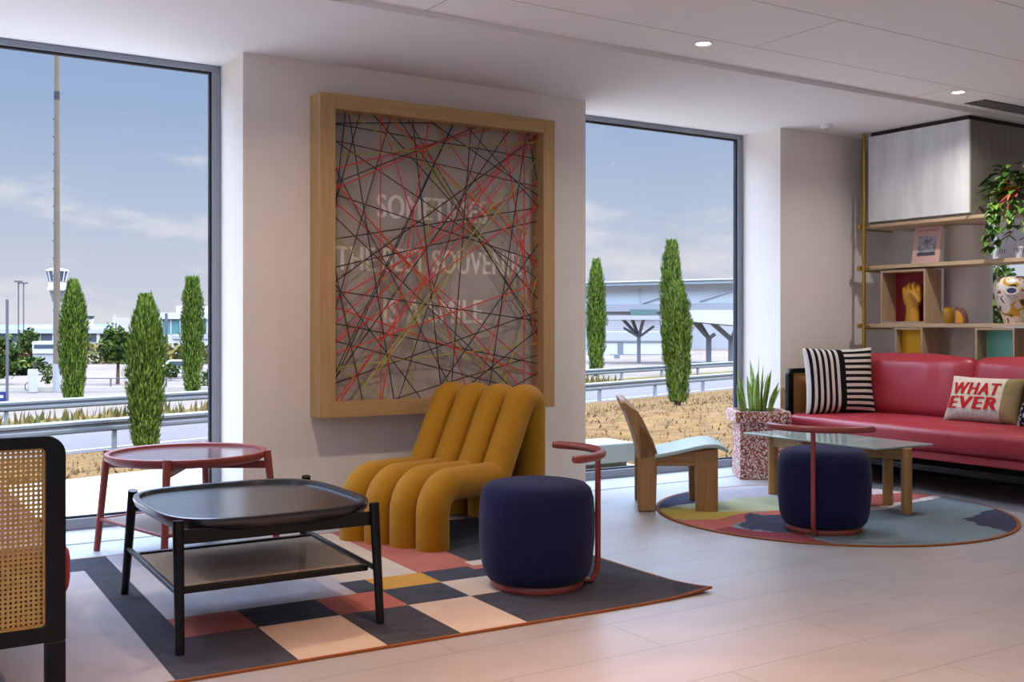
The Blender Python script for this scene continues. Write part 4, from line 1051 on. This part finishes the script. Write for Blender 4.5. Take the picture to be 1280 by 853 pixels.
sf = thing('sofa', 'long red leather sofa with cane end panel in front of the shelf unit', 'sofa', (6.35, 4.4, 0))
SY0, SY1 = 3.16, 5.575
side_panel(sf, 5.985, 6.74, 5.595, -1, m_cane2)
side_panel(sf, 5.985, 6.74, 3.14, -1, m_cane2)
softbox(5.955, 6.70, SY0, SY1, .288, .455, .045, .016, (14, 40, 6), .003, 3).build('seat_cushion', m_red, sf, smooth=60)
MB().box(5.99, 6.70, SY0, SY1, .232, .286).build('seat_rail', m_redf, sf, bevel=.008)
MB().box(6.70, 6.735, SY0, SY1, .19, .74).build('back_frame', m_black, sf, bevel=.006)
MB().box(6.02, 6.05, SY0, SY1, .15, .19).box(6.62, 6.65, SY0, SY1, .15, .19).build('under_rail', m_black, sf, bevel=.004)
def back_cushion(y0, y1, seed):
    c = softbox(-.075, .075, y0 - (y0 + y1) / 2, y1 - (y0 + y1) / 2, 0, .43, .055, .03, (6, 22, 14), .010, seed)
    M = Matrix.Translation((6.565, (y0 + y1) / 2, .448)) @ Matrix.Rotation(R(9), 4, 'Y')
    c.v = [tuple(M @ Vector(v)) for v in c.v]
    c.build('back_cushion', m_red, sf, smooth=60)
back_cushion(4.455, 5.56, 1); back_cushion(3.30, 4.445, 7)

s2_ = thing('sofa', 'red sofa with black-framed cane side panel cut off by the edge of the view', 'sofa', (.22, 4.1, .008))
side_panel(s2_, -.165, .573, 3.33, 1, m_cane)
side_panel(s2_, -.165, .573, 4.95, 1, m_cane)
softbox(-.10, .600, 3.352, 4.928, .290, .455, .045, .012, (12, 24, 6), .003, 5).build('seat_cushion', m_red, s2_, smooth=60)
MB().box(-.10, .565, 3.352, 4.928, .232, .286).build('seat_rail', m_redf, s2_, bevel=.008)
MB().box(-.16, -.125, 3.352, 4.928, .19, .74).build('back_frame', m_black, s2_, bevel=.006)
for y0, y1 in ((3.36, 4.13), (4.15, 4.92)):
    c = softbox(-.075, .075, -(y1 - y0) / 2, (y1 - y0) / 2, 0, .40, .055, .03, (6, 14, 12), .008, y0 * 3)
    M = Matrix.Translation((0.0, (y0 + y1) / 2, .445)) @ Matrix.Rotation(R(-9), 4, 'Y'); c.v = [tuple(M @ Vector(v)) for v in c.v]
    c.build('back_cushion', m_red, s2_, smooth=60)

# ---------------------------------------------------------------- loose cushions
def pillow_pt(s, t, side, W, H, TH):
    e = (1 - s ** 4) * (1 - t ** 4)
    x = W / 2 * s * (1 - .075 * (1 - t * t) * abs(s)); z = H / 2 * t * (1 - .075 * (1 - s * s) * abs(t))
    return Vector((x, side * TH / 2 * max(0, e) ** .55, z))
def pillow(name, W, H, TH, ns, nt, M, mats, pick, label, wob=.004):
    mb = MB()
    for side in (-1, 1):
        vs = [M @ pillow_pt(-1 + 2 * i / ns, -1 + 2 * j / nt, side, W, H, TH) for j in range(nt + 1) for i in range(ns + 1)]
        o = len(mb.v); mb.v += [tuple(v) for v in vs]
        for j in range(nt):
            for i in range(ns):
                a = o + j * (ns + 1) + i; mb.f.append((a, a + 1, a + ns + 2, a + ns + 1)); mb.m.append(pick(i, j, side))
    bm = bmesh.new(); V = [bm.verts.new(v) for v in mb.v]
    keep = []
    for f, k in zip(mb.f, mb.m):
        try: fc = bm.faces.new([V[i] for i in f]); fc.material_index = k
        except ValueError: pass
    bmesh.ops.remove_doubles(bm, verts=bm.verts, dist=1e-5); bm.verts.index_update()
    out = MB(); out.v = [tuple(v.co) for v in bm.verts]; out.f = [tuple(v.index for v in f.verts) for f in bm.faces]; out.m = [f.material_index for f in bm.faces]; bm.free()
    o = out.build(name, mats, None, smooth=70)
    return tag(o, label, 'cushion')
m_pb = mat('cushion_black', '#18181c', .9, .1, bump=.2, bscale=200); m_pw = mat('cushion_cream', '#cfc6bd', .9, .1, bump=.2, bscale=200)
M = Matrix.Translation((6.25, 5.335, .693)) @ Matrix.Rotation(R(-24), 4, 'Z') @ Matrix.Rotation(R(-8), 4, 'X')
def stripes(i, j, side):
    if side > 0: return 0
    if i < 24: return 1 if (i // 2) % 2 == 0 else 0
    return 1 if ((39 - j) // 2) % 2 == 0 and i > 24 else 0
def stripes2(i, j, side):
    if i < 24: return 1 if (i // 2) % 2 == 0 else 0
    if i < 26: return 0
    return 1 if (j // 2) % 2 == 1 else 0
pillow('striped_cushion', .545, .50, .15, 48, 44, M, [m_pb, m_pw], stripes2, 'black and cream striped cushion leaning on the cane end of the red sofa')
m_lin = mat('linen_cream', '#cfc0ae', .95, .1, noise=.08, nscale=30, bump=.3, bscale=160); m_lin2 = mat('linen_grey_weave', '#b7b2aa', .95, .1, noise=.2, nscale=60, bump=.4, bscale=160); m_lin3 = mat('linen_olive', '#8c7c58', .95, .1, noise=.12, nscale=20, bump=.3, bscale=160)
PM = Matrix.Translation((6.375, 4.235, .612)) @ Matrix.Rotation(R(-86), 4, 'Z') @ Matrix.Rotation(R(-24), 4, 'X')
def wp(i, j, side):
    if i >= 31: return 2
    return 1 if j < 6 else 0
wc = pillow('lettered_cushion', .53, .33, .13, 40, 26, PM, [m_lin, m_lin2, m_lin3], wp, 'cream oblong cushion with red WHAT EVER lettering on the red sofa')
def on_pillow(txt, cx, cz, w, h, name):
    vs, fs = text_mesh(txt, 1.0, 1.0, .05, 1.15)
    ax = [v[0] for v in vs]; az = [v[1] for v in vs]; vv = []
    for v in vs:
        x = cx + ((v[0] - min(ax)) / (max(ax) - min(ax)) - .5) * w; z = cz + ((v[1] - min(az)) / (max(az) - min(az)) - .5) * h
        x += .10 * (z - cz)
        s, t = x / (.53 / 2), z / (.33 / 2)
        p = pillow_pt(max(-.98, min(.98, s)), max(-.98, min(.98, t)), -1, .53, .33, .13); p.x, p.z = x, z
        p.y -= .0035 + .0002 * (len(vv) * 5 // len(vs)); vv.append(PM @ p)
    return MB().add([tuple(v) for v in vv], fs).build(name, mat('lettering_red', '#b5282d', .9, .1), wc, smooth=0)
on_pillow('WHAT', -.045, .055, .33, .085, 'lettering')['label'] = 'red word WHAT'
on_pillow('EVER', -.045, -.045, .345, .085, 'lettering')['label'] = 'red word EVER'
KM = Matrix.Translation((6.36, 3.745, .66)) @ Matrix.Rotation(R(-95), 4, 'Z') @ Matrix.Rotation(R(-22), 4, 'X')
rnd = random.Random(4)
pillow('knitted_cushion', .44, .42, .15, 30, 30, KM, [m_pb, mat('knit_grey', '#a9a7ad', .95, .1)], lambda i, j, s: 1 if rnd.random() < .38 else 0, 'dark flecked cushion on the red sofa beyond the lettered one')

# ---------------------------------------------------------------- shelf unit
m_shelf = wood('ash_shelf', '#c4ab8b', '#ad9474', 'y', .55)
m_shelfx = wood('ash_box', '#b79e80', '#9f866a', 'z', .55)
m_brass = mat('brass', '#b08d3c', .3, .5, metal=.85)
m_cab = mat('pale_stone_laminate', '#e3e5e6', .5, .4, col2='#cbcdce', nscale=2.2, stretch=(1, 5, .9), detail=8)
m_cabs = wood('grey_laminate', '#8d857d', '#766e67', 'z', .5)
sh = thing('shelf_unit', 'open ash shelf unit with brass posts behind the red sofa', 'shelf', (6.96, 4.5, 0))
SX0, SX1, Y0_, Y1_ = 6.80, 7.12, 2.4, 5.58
for z in (.70, 1.088, 1.537): MB().box(SX0, SX1, Y0_, Y1_, z, z + .028).build('shelf_board', m_shelf, sh, bevel=.002, smooth=0)
MB().box(SX0, 7.34, Y0_, 5.52, 1.860, 1.884).build('shelf_board', m_shelf, sh, bevel=.002, smooth=0)
for y in (5.545, 3.95, 2.45):
    pst = MB().tube([(SX0 - .015, y, 0), (SX0 - .015, y, 2.598 if y > 4.6 else 2.628)], .0135, 14).build('post', m_brass, sh)
    for z in (.70, 1.088, 1.537, 1.860):
        b = MB(); b.lathe([(.001, -.02), (.016, -.018), (.018, 0), (.016, .018), (.001, .02)], 14, c=(SX0 - .015, y + .045, z + .012))
        b.tube([(SX0 - .015, y + .05, z + .012), (SX0 - .015, y - .05, z + .012)], .007, 8)
        b.tube([(SX0 - .015, y, z - .012), (SX1, y, z - .012)], .007, 8)
        b.build('brass_bracket', m_brass, pst)
MB().box(6.83, 7.1, Y0_, 5.56, 0, .695).build('plinth', mat('plinth_black', '#1b1b1f', .7), sh, smooth=0)
cb = thing('wall_cabinet', 'closed pale stone-look cabinet at the top of the shelf unit', 'cabinet', (7.1, 5.08, 1.886))
MB().box(6.822, 7.5, 4.646, 5.515, 1.886, 2.568).build('carcass', m_cabs, cb, bevel=.002, smooth=0)
MB().box(6.800, 6.821, 4.644, 5.517, 1.905, 2.568).build('door', m_cab, cb, bevel=.002, smooth=0)
MB().box(6.81, 7.5, 4.655, 5.50, 2.568, 2.599).build('black_cornice', mat('cornice_black', '#17171a', .6), cb, smooth=0)
col = MB().lathe([(.172, 0.0), (.172, 1.858)], 48, c=(7.31, 5.0, 0)).build('trim_2', mat('column_paint', '#f2f1f2', .7, .2), smooth=60)
struct(col)
def cubby(label, y0, y1, z0, z1, depth, mback, bk, th=.016):
    o = thing('display_box', label, 'box', (6.97, (y0 + y1) / 2, z0))
    x0 = 6.803; x1 = x0 + depth
    m = MB().box(x0, x1, y0, y0 + th, z0, z1).box(x0, x1, y1 - th, y1, z0, z1).box(x0, x1, y0 + th, y1 - th, z0, z0 + th).box(x0, x1, y0 + th, y1 - th, z1 - th, z1)
    m.build('case', m_shelfx, o, smooth=0, bevel=.001)
    MB().box(x0 + bk, x0 + bk + .010, y0 + th, y1 - th, z0 + th, z1 - th).build('back_panel', mback, o, smooth=0)
    return o
cubby('ash box with a red back holding the yellow hand', 5.005, 5.405, 1.117, 1.522, .19, mat('box_red', '#8e1526', .6), .165)
cubby('ash box with a yellow back below the red-backed box', 5.03, 5.275, .729, 1.086, .26, mat('box_yellow', '#eab516', .6), .07)
cubby('ash box with a sea-green back beside the white column', 4.30, 4.60, .729, 1.086, .26, mat('box_green', '#7cc9b6', .6), .11)

# hand sculpture: closed glove form, fingers together
hd = MB(); HX, HY, HZ = 6.893, 5.183, 1.1335
def rod(a, b_, r0, r1, n=12): hd.tube([a, tuple(Vector(a).lerp(Vector(b_), .5)), b_], [r0, (r0 + r1) / 2, r1], n)
hs = MB()
def oval(levels, n=28):
    vs = []
    for (rx, ry, z, oy) in levels:
        for j in range(n):
            a = 2 * PI * j / n; vs.append((HX + rx * math.cos(a), HY + oy + ry * math.sin(a), HZ + z))
    k = len(levels)
    return hd.add(vs, [(i * n + j, i * n + (j + 1) % n, (i + 1) * n + (j + 1) % n, (i + 1) * n + j) for i in range(k - 1) for j in range(n)] + [tuple(reversed(range(n))), tuple(range((k - 1) * n, k * n))])
oval([(.036, .060, 0, 0), (.034, .055, .06, 0), (.034, .052, .11, 0), (.040, .068, .14, 0), (.042, .082, .175, 0), (.040, .084, .21, 0), (.034, .078, .235, 0)])
for i, (dy, top) in enumerate(((.060, .268), (.021, .292), (-.020, .296), (-.060, .276))):
    hd.tube([(HX - .004, HY + dy * .95, HZ + .17), (HX - .008, HY + dy, HZ + .235), (HX - .004, HY + dy, HZ + top - .012), (HX, HY + dy, HZ + top)], [.020, .0215, .020, .010], 14)
hd.tube([(HX - .026, HY - .078, HZ + .15), (HX - .046, HY - .066, HZ + .185), (HX - .050, HY - .035, HZ + .215), (HX - .046, HY - .012, HZ + .228)], [.018, .0185, .017, .009], 12)
o = hd.build('hand_sculpture', mat('ochre_ceramic', '#c08a2c', .45, .4), None, smooth=60)
tag(o, 'ochre ceramic hand standing upright in the red-backed box', 'sculpture')
def amber(): 
    m = bpy.data.materials.new('amber_glass'); m.use_nodes = True; b = m.node_tree.nodes['Principled BSDF']
    b.inputs['Base Color'].default_value = (*lin('#d99a08'), 1); b.inputs['Roughness'].default_value = .12; b.inputs['Transmission Weight'].default_value = .55; b.inputs['Coat Weight'].default_value = .4
    return m
egg = thing('glass_vase', 'small amber glass vase on the shelf in front of the white column', 'vase', (6.90, 4.880, 1.117))
MB().lathe([(.01, 0), (.030, .001), (.040, .03), (.043, .06), (.038, .095), (.026, .115), (.018, .118), (.016, .112), (.028, .09), (.032, .06), (.028, .02), (.01, .012)], 32).build('vessel', amber(), egg, org=False)
MB().lathe([(.0165, .117), (.021, .119), (.0215, .123), (.017, .124)], 24).build('rim', amber(), egg, org=False)
dm = thing('arch_ornament', 'small brown and amber arch ornament beside the amber glass vase', 'ornament', (6.90, 4.770, 1.117), R(-90))
RX2 = Matrix.Rotation(R(90), 4, 'X')
MB().prism([(-.042, 0), (-.042, .125)] + [(-.042 + .084 * math.sin(R(a)), .025 + .10 * math.cos(R(a))) for a in range(10, 91, 10)] + [(.042, 0)], -.02, .02, M=RX2).build('outer_arch', mat('arch_brown', '#6a4534', .5), dm, org=False, bevel=.004)
MB().prism([(-.036, 0), (-.036, .095)] + [(-.036 + .06 * math.sin(R(a)), .02 + .075 * math.cos(R(a))) for a in range(10, 91, 10)] + [(.024, 0)], -.024, .024, M=RX2).build('inner_arch', mat('arch_amber', '#c98a1c', .4), dm, org=False, bevel=.003)
# painted vase
def glaze():
    m = bpy.data.materials.new('painted_glaze'); m.use_nodes = True; nt = m.node_tree; N, L = nt.nodes.new, nt.links.new; b = nt.nodes['Principled BSDF']
    tc = N('ShaderNodeTexCoord'); nz = N('ShaderNodeTexNoise'); nz.inputs['Scale'].default_value = 9; nz.inputs['Detail'].default_value = 1.5; nz.inputs['Distortion'].default_value = 1.3
    L(tc.outputs['Object'], nz.inputs['Vector']); rp = N('ShaderNodeValToRGB'); rp.color_ramp.interpolation = 'CONSTANT'; e = rp.color_ramp.elements
    e[0].color = (*lin('#33302f'), 1); e[1].position = .36; e[1].color = (*lin('#c89a2e'), 1)
    for p, c in ((.43, '#ddd6cc'), (.56, '#2c2b2e'), (.575, '#e2dcd2'), (.64, '#9c4a38'), (.69, '#d8b8a4')):
        q = e.new(p); q.color = (*lin(c), 1)
    L(nz.outputs['Fac'], rp.inputs[0]); L(rp.outputs[0], b.inputs['Base Color']); b.inputs['Roughness'].default_value = .3
    return m
vz = thing('painted_vase', 'large hand-painted bulbous vase in front of the bright opening on the shelf', 'vase', (6.95, 4.385, 1.117))
MB().lathe([(.02, 0), (.072, 0), (.078, .02), (.098, .08), (.128, .16), (.143, .22), (.146, .265), (.132, .305), (.10, .325), (.095, .323), (.11, .30), (.12, .26), (.02, .25)], 48).build('vessel', glaze(), vz, org=False, smooth=60)
ey = [(.030 * math.cos(2 * PI * i / 20), .019 * math.sin(2 * PI * i / 20)) for i in range(20)]
def on_vase(pl, a0, z0, r, m, nm):
    vs = [((r) * math.cos(a0 + p[0] / .142), r * math.sin(a0 + p[0] / .142), z0 + p[1]) for p in pl]; c = len(vs)
    vs.append((r * math.cos(a0), r * math.sin(a0), z0))
    MB().add(vs, [(i, (i + 1) % c, c) for i in range(c)]).build(nm, m, vz, org=False)
a0 = R(180 + 22)
on_vase([(p[0] * 1.5, p[1] * 1.5) for p in ey], a0, .225, .1475, mat('eye_white', '#dcd6ce', .3), 'painted_eye_white')
on_vase(ey, a0, .225, .1482, mat('eye_blue', '#2f3a62', .3), 'painted_eye')
# magazine and book
bk = thing('magazine', 'pink magazine with a grey picture standing on the upper shelf', 'magazine', (6.93, 5.105, 1.566))
BM = Matrix.Translation((6.93, 5.105, 1.566)) @ Matrix.Rotation(R(10), 4, 'Y') @ Matrix.Translation((0, 0, .001))
def bmb(x0, x1, y0, y1, z0, z1, nm, m, par, MM, mb=None):
    q = MB().box(x0, x1, y0, y1, z0, z1, M=MM); q.build(nm, m, par, smooth=0)
bmb(0, .012, -.118, .118, 0, .285, 'cover', mat('magazine_pink', '#d0aaa2', .45), bk, BM)
bmb(.0125, .020, -.114, .114, .003, .282, 'pages', mat('paper', '#d8d2ca', .8), bk, BM)
bmb(-.0012, -.0001, -.080, .075, .062, .215, 'picture', mat('picture_grey', '#b6b8c0', .4, col2='#5d5f6b', nscale=26), bk, BM)
bmb(-.0020, -.0013, -.080, .075, .062, .088, 'picture_foreground', mat('picture_dark', '#45434f', .4), bk, BM)
def plate_text(txt, y0, y1, z0, z1, xo, m, par, MM):
    vs, fs = text_mesh(txt, 1.0, 1.0); ax = [v[0] for v in vs]; az = [v[1] for v in vs]
    vv = [MM @ Vector((xo, y1 - (v[0] - min(ax)) / (max(ax) - min(ax)) * (y1 - y0), z0 + (v[1] - min(az)) / (max(az) - min(az)) * (z1 - z0))) for v in vs]
    MB().add([tuple(v) for v in vv], fs).build('lettering', m, par, smooth=0)
plate_text('Apartamento', -.088, .092, .245, .268, -.0012, mat('title_red', '#b23a2c', .5), bk, BM)
wb = thing('white_book', 'white book with grey lettering behind the trailing leaves on the upper shelf', 'book', (6.95, 4.415, 1.566))
WM = Matrix.Translation((6.95, 4.415, 1.566)) @ Matrix.Rotation(R(8), 4, 'Y') @ Matrix.Translation((0, 0, .001))
bmb(0, .006, -.128, .128, 0, .290, 'cover', mat('book_white', '#dfe0ea', .5), wb, WM)
bmb(.0065, .022, -.124, .124, .003, .287, 'pages', mat('paper', '#d8d2ca', .8), wb, WM)
m_bg = mat('book_grey_print', '#555a6b', .5)
plate_text('In', .055, .098, .045, .085, -.0009, m_bg, wb, WM)
plate_text('ring', -.10, -.012, .038, .085, -.0009, m_bg, wb, WM)
vs_ = [(0.0, 0.0)]
for ya, za, yb, zb in ((.09, .14, .04, .17), (.03, .17, -.02, .13), (-.03, .21, -.08, .24), (-.05, .13, -.10, .16)):
    q = MB(); q.bar(WM @ Vector((-.001, ya, za)), WM @ Vector((-.001, yb, zb)), .004, .008); q.build('print_stroke', m_bg, wb, smooth=0)

# ---------------------------------------------------------------- plants
def leaf(mb, base, dir_, up, ln, w, mi=0, fold=.18, droop=.25, heart=True):
    d = dir_.normalized(); s = d.cross(up).normalized(); nrm = s.cross(d).normalized()
    prof = [(0, .0), (.12, .75), (.30, 1.0), (.55, .82), (.8, .42), (1, 0)] if heart else [(0, .3), (.25, .8), (.5, 1), (.75, .7), (1, 0)]
    vs = []
    for t, k in prof:
        c = base + d * (ln * t) - Vector((0, 0, 1)) * (droop * ln * t * t)
        vs += [c - s * (w / 2 * k) + nrm * (fold * w * k), c, c + s * (w / 2 * k) + nrm * (fold * w * k)]
    fs = []
    for i in range(len(prof) - 1):
        a = i * 3; fs += [(a, a + 1, a + 4, a + 3), (a + 1, a + 2, a + 5, a + 4)]
    mb.add(vs, fs, mi)
pp = thing('trailing_plant', 'leafy plant with reddish centre trailing over the upper shelf', 'plant', (6.98, 4.33, 1.886))
MB().lathe([(.02, 0), (.075, 0), (.095, .14), (.098, .15), (.088, .15), (.08, .12), (.02, .12)], 28).build('plant_pot', mat('pot_charcoal', '#3a3a3c', .7), pp, org=False)
m_lf = [mat('ivy_green', '#4f7a2a', .45, .4), mat('ivy_dark', '#33561e', .5, .4), mat('ivy_light', '#86a347', .5, .4)]
rnd = random.Random(8); lf = MB(); st = MB(); rf = MB()
for i in range(150):
    a = rnd.uniform(0, 2 * PI); el = rnd.uniform(-.2, 1.2); r = rnd.uniform(.07, .24)
    b0 = Vector((math.cos(a) * r * .62 - .06, math.sin(a) * r, .14 + .20 * math.sin(el) * rnd.uniform(.3, 1.0)))
    d = Vector((math.cos(a), math.sin(a), rnd.uniform(-.5, .5)))
    leaf(lf, b0, d, Vector((0, 0, 1)), rnd.uniform(.05, .10), rnd.uniform(.04, .075), rnd.choice((0, 0, 1, 1, 2)))
for k in range(7):
    y = rnd.uniform(-.17, .20); L_ = rnd.uniform(.10, .38); p = Vector((-.08, y * .5, .13)); pts = [p.copy()]
    q = Vector((-.205 - rnd.uniform(0, .03), y, .10)); pts.append(q.copy()); n = max(3, int(L_ / .04))
    for i in range(n):
        q = q + Vector((rnd.uniform(-.008, .008), rnd.uniform(-.02, .02), -L_ / n)); pts.append(q.copy())
        for s_g in range(2):
            d = Vector((-rnd.uniform(.2, 1), rnd.uniform(-1, 1), rnd.uniform(-1.0, .1)))
            leaf(lf, q, d, Vector((0, 0, 1)), rnd.uniform(.05, .085), rnd.uniform(.04, .06), rnd.choice((0, 0, 1, 2)))
    st.tube(pts, .0025, 5)
for k, (dx, dy, dz) in enumerate(((-.14, .32, .12), (-.16, .30, .02), (-.12, -.3, .1))):
    pts = [(-.05, 0, .14), (-.1, dy * .6, .17), (dx, dy, dz)]; st.tube(pts, .002, 5); leaf(lf, Vector(pts[-1]), Vector((-.3, dy, -.3)), Vector((0, 0, 1)), .06, .03, 2)
for i in range(34):
    a = rnd.uniform(0, 2 * PI); r = rnd.uniform(.0, .09)
    b0 = Vector((-.16 + rnd.uniform(-.04, .03), -.02 + math.cos(a) * r, .13 + math.sin(a) * r * .8))
    leaf(rf, b0, Vector((-1, math.cos(a) * .8, math.sin(a))), Vector((0, 0, 1)), rnd.uniform(.04, .08), rnd.uniform(.02, .032), 0, heart=False)
lf.build('foliage', m_lf, pp, org=False, smooth=60); st.build('vine', mat('vine_green', '#6f8a3a', .6), pp, org=False)
rf.build('red_leaves', mat('bromeliad_red', '#a04a34', .5), pp, org=False, smooth=60)['label'] = 'rusty red inner leaves'

po = thing('planter', 'square terrazzo planter with a wide collar at the window corner', 'planter', (5.69, 5.60, 0), R(-34))
m_tz = terrazzo('terrazzo')
MB().box(-.158, .158, -.158, .158, 0, .41).build('body', m_tz, po, bevel=.004, smooth=0, org=False)
q = .196; cl = MB()
cl.box(-q, q, -q, -q + .04, .41, .487).box(-q, q, q - .04, q, .41, .487).box(-q, -q + .04, -q + .04, q - .04, .41, .487).box(q - .04, q, -q + .04, q - .04, .41, .487)
cl.build('collar', m_tz, po, smooth=0, org=False)
MB().box(-q + .038, q - .038, -q + .038, q - .038, .411, .462).build('soil', mat('potting_soil', '#3a2f27', .95, bump=.5, bscale=60), po, smooth=0, org=False)
sn = thing('snake_plant', 'green striped snake plant standing in the terrazzo planter', 'plant', (5.69, 5.60, .462), R(-34))
m_sn = mat('snake_leaf', '#7dad56', .45, .4, col2='#467a40', nscale=10, stretch=(.6, .6, 5)); m_sn2 = mat('snake_leaf_edge', '#a9b45a', .45, .4)
rnd = random.Random(3)
SN = [(-.11, .02, .27, -.10, .3), (-.05, -.04, .30, -.02, 1.2), (.0, .03, .34, -.10, 2.0), (.03, -.03, .31, .03, .6), (.07, .04, .28, .10, 2.6), (.11, -.02, .20, .13, .2),
      (-.08, .06, .22, -.14, 1.7), (.015, .0, .36, .0, .9), (.05, -.05, .26, .06, 1.4), (-.075, -.06, .24, -.06, 2.2), (-.02, -.07, .29, .02, .1), (.05, .08, .24, .08, 1.0), (-.02, .08, .20, -.05, .4), (.13, .05, .16, .14, 2.2), (-.14, -.03, .18, -.10, 2.9), (-.03, .0, .25, .04, 1.5)]
for i, (dx, dy, hh, lean, rz) in enumerate(SN):
    mb = MB(); w = .021 + .006 * (i % 3); vs = []; n = 8
    for j in range(n + 1):
        t = j / n; k = (.55 + .6 * t - 1.15 * t ** 3) if t < .85 else (.55 + .6 * t - 1.15 * t ** 3) * (1 - t) / .15 * .9 + .01
        ww = w * max(k, .03); c = Vector((dx * .8 + lean * .5 * t ** 1.5, dy + .02 * math.sin(rz + t), hh * 1.14 * t)); tw = rz + .4 * t
        e = Vector((math.cos(tw), math.sin(tw), 0)); nn = Vector((-math.sin(tw), math.cos(tw), 0))
        for q, f in ((-1, .25), (-.7, .12), (0, 0), (.7, .12), (1, .25)): vs.append(c + e * (ww * q) + nn * (ww * f))
    fs = []; ms = []
    for j in range(n):
        for q in range(4): fs.append((j * 5 + q, j * 5 + q + 1, (j + 1) * 5 + q + 1, (j + 1) * 5 + q)); ms.append(1 if q in (0, 3) else 0)
    mb.v = [tuple(v) for v in vs]; mb.f = fs; mb.m = ms
    o = mb.build('leaf', [m_sn, m_sn2], sn, org=False, smooth=60)
    sd = o.modifiers.new('thick', 'SOLIDIFY'); sd.thickness = .003

# ---------------------------------------------------------------- ceiling fittings
m_lamp = mat('lamp_diffuser', '#fff4e6', .5, emit='#ffe8cc', estr=9.0)
m_trimw = mat('white_trim', '#e2dedc', .5)
LX = (-.47, 1.75, 3.975, 6.205, 8.43, 10.65); LY = (4.315, 2.1, -.1, -2.3)
dl = None
for j, y in enumerate(LY):
    for i, x in enumerate(LX):
        inview = (j == 0 and i in (2, 3))
        lb = ('recessed ceiling downlight nearer the artwork wall' if i == 2 else 'recessed ceiling downlight beside the ceiling vent') if inview else 'recessed round ceiling downlight elsewhere in the ceiling grid'
        d = thing('downlight', lb, 'ceiling light', (x, y, 2.63), 0, 'recessed ceiling downlights')
        if dl is None:
            dl = d
            MB().lathe([(.038, 0), (.050, 0), (.052, -.004), (.048, -.007), (.038, -.003), (.036, .0)], 28).build('trim_ring', m_trimw, d, org=False)
            MB().lathe([(.001, -.0035), (.037, -.0035), (.037, -.001), (.001, -.001)], 28).build('diffuser', m_lamp, d, org=False)
        else:
            for ch_ in list(dl.children):
                if ch_.type != 'LIGHT': c2 = ch_.copy(); COL.objects.link(c2); c2.parent = d
        ld = bpy.data.lights.new('lamp', 'AREA'); ld.shape = 'DISK'; ld.size = .072; ld.energy = LAMP_W; ld.color = LAMP_COL; ld.spread = R(150)
        if j == 1: ld.energy = LAMP_W * (2.3 if i == 1 else .35); ld.color = (1.0, .42, .13); ld.spread = R(80)
        if i >= 4: ld.energy = LAMP_W * .3
        if j == 0 and i == 1: ld.energy = LAMP_W * 1.5; ld.color = (1.0, .76, .54)
        if j == 0 and i == 3: ld.energy = LAMP_W * 1.6; ld.color = (1.0, .94, .88)
        lo = bpy.data.objects.new('lamp', ld); COL.objects.link(lo); lo.parent = d; lo.location = (0, 0, -.012)
vt = thing('ceiling_vent', 'long dark slotted air vent in the ceiling above the shelf unit', 'vent', (7.3, 4.43, 2.63))
MB().box(6.56, 8.1, 4.36, 4.52, 2.6265, 2.6295).build('dark_slot', mat('vent_dark', '#3b3735', .8), vt, smooth=0)
for i in range(4): MB().box(6.56, 8.1, 4.372 + i * .036, 4.386 + i * .036, 2.618, 2.626).build('blade', mat('vent_blade', '#8b8481', .6), vt, smooth=0)
sd_ = thing('smoke_detector', 'small white sensor on the soffit above the corner pilaster', 'sensor', (6.245, 5.45, 2.6))
MB().lathe([(.001, -.030), (.030, -.028), (.042, -.018), (.045, -.001), (.001, -.001)], 28).build('body', m_trimw, sd_, org=False)
MB().lathe([(.001, -.036), (.010, -.035), (.012, -.029), (.001, -.029)], 16).build('sensor_eye', mat('sensor_grey', '#9a9a9c', .5), sd_, org=False)
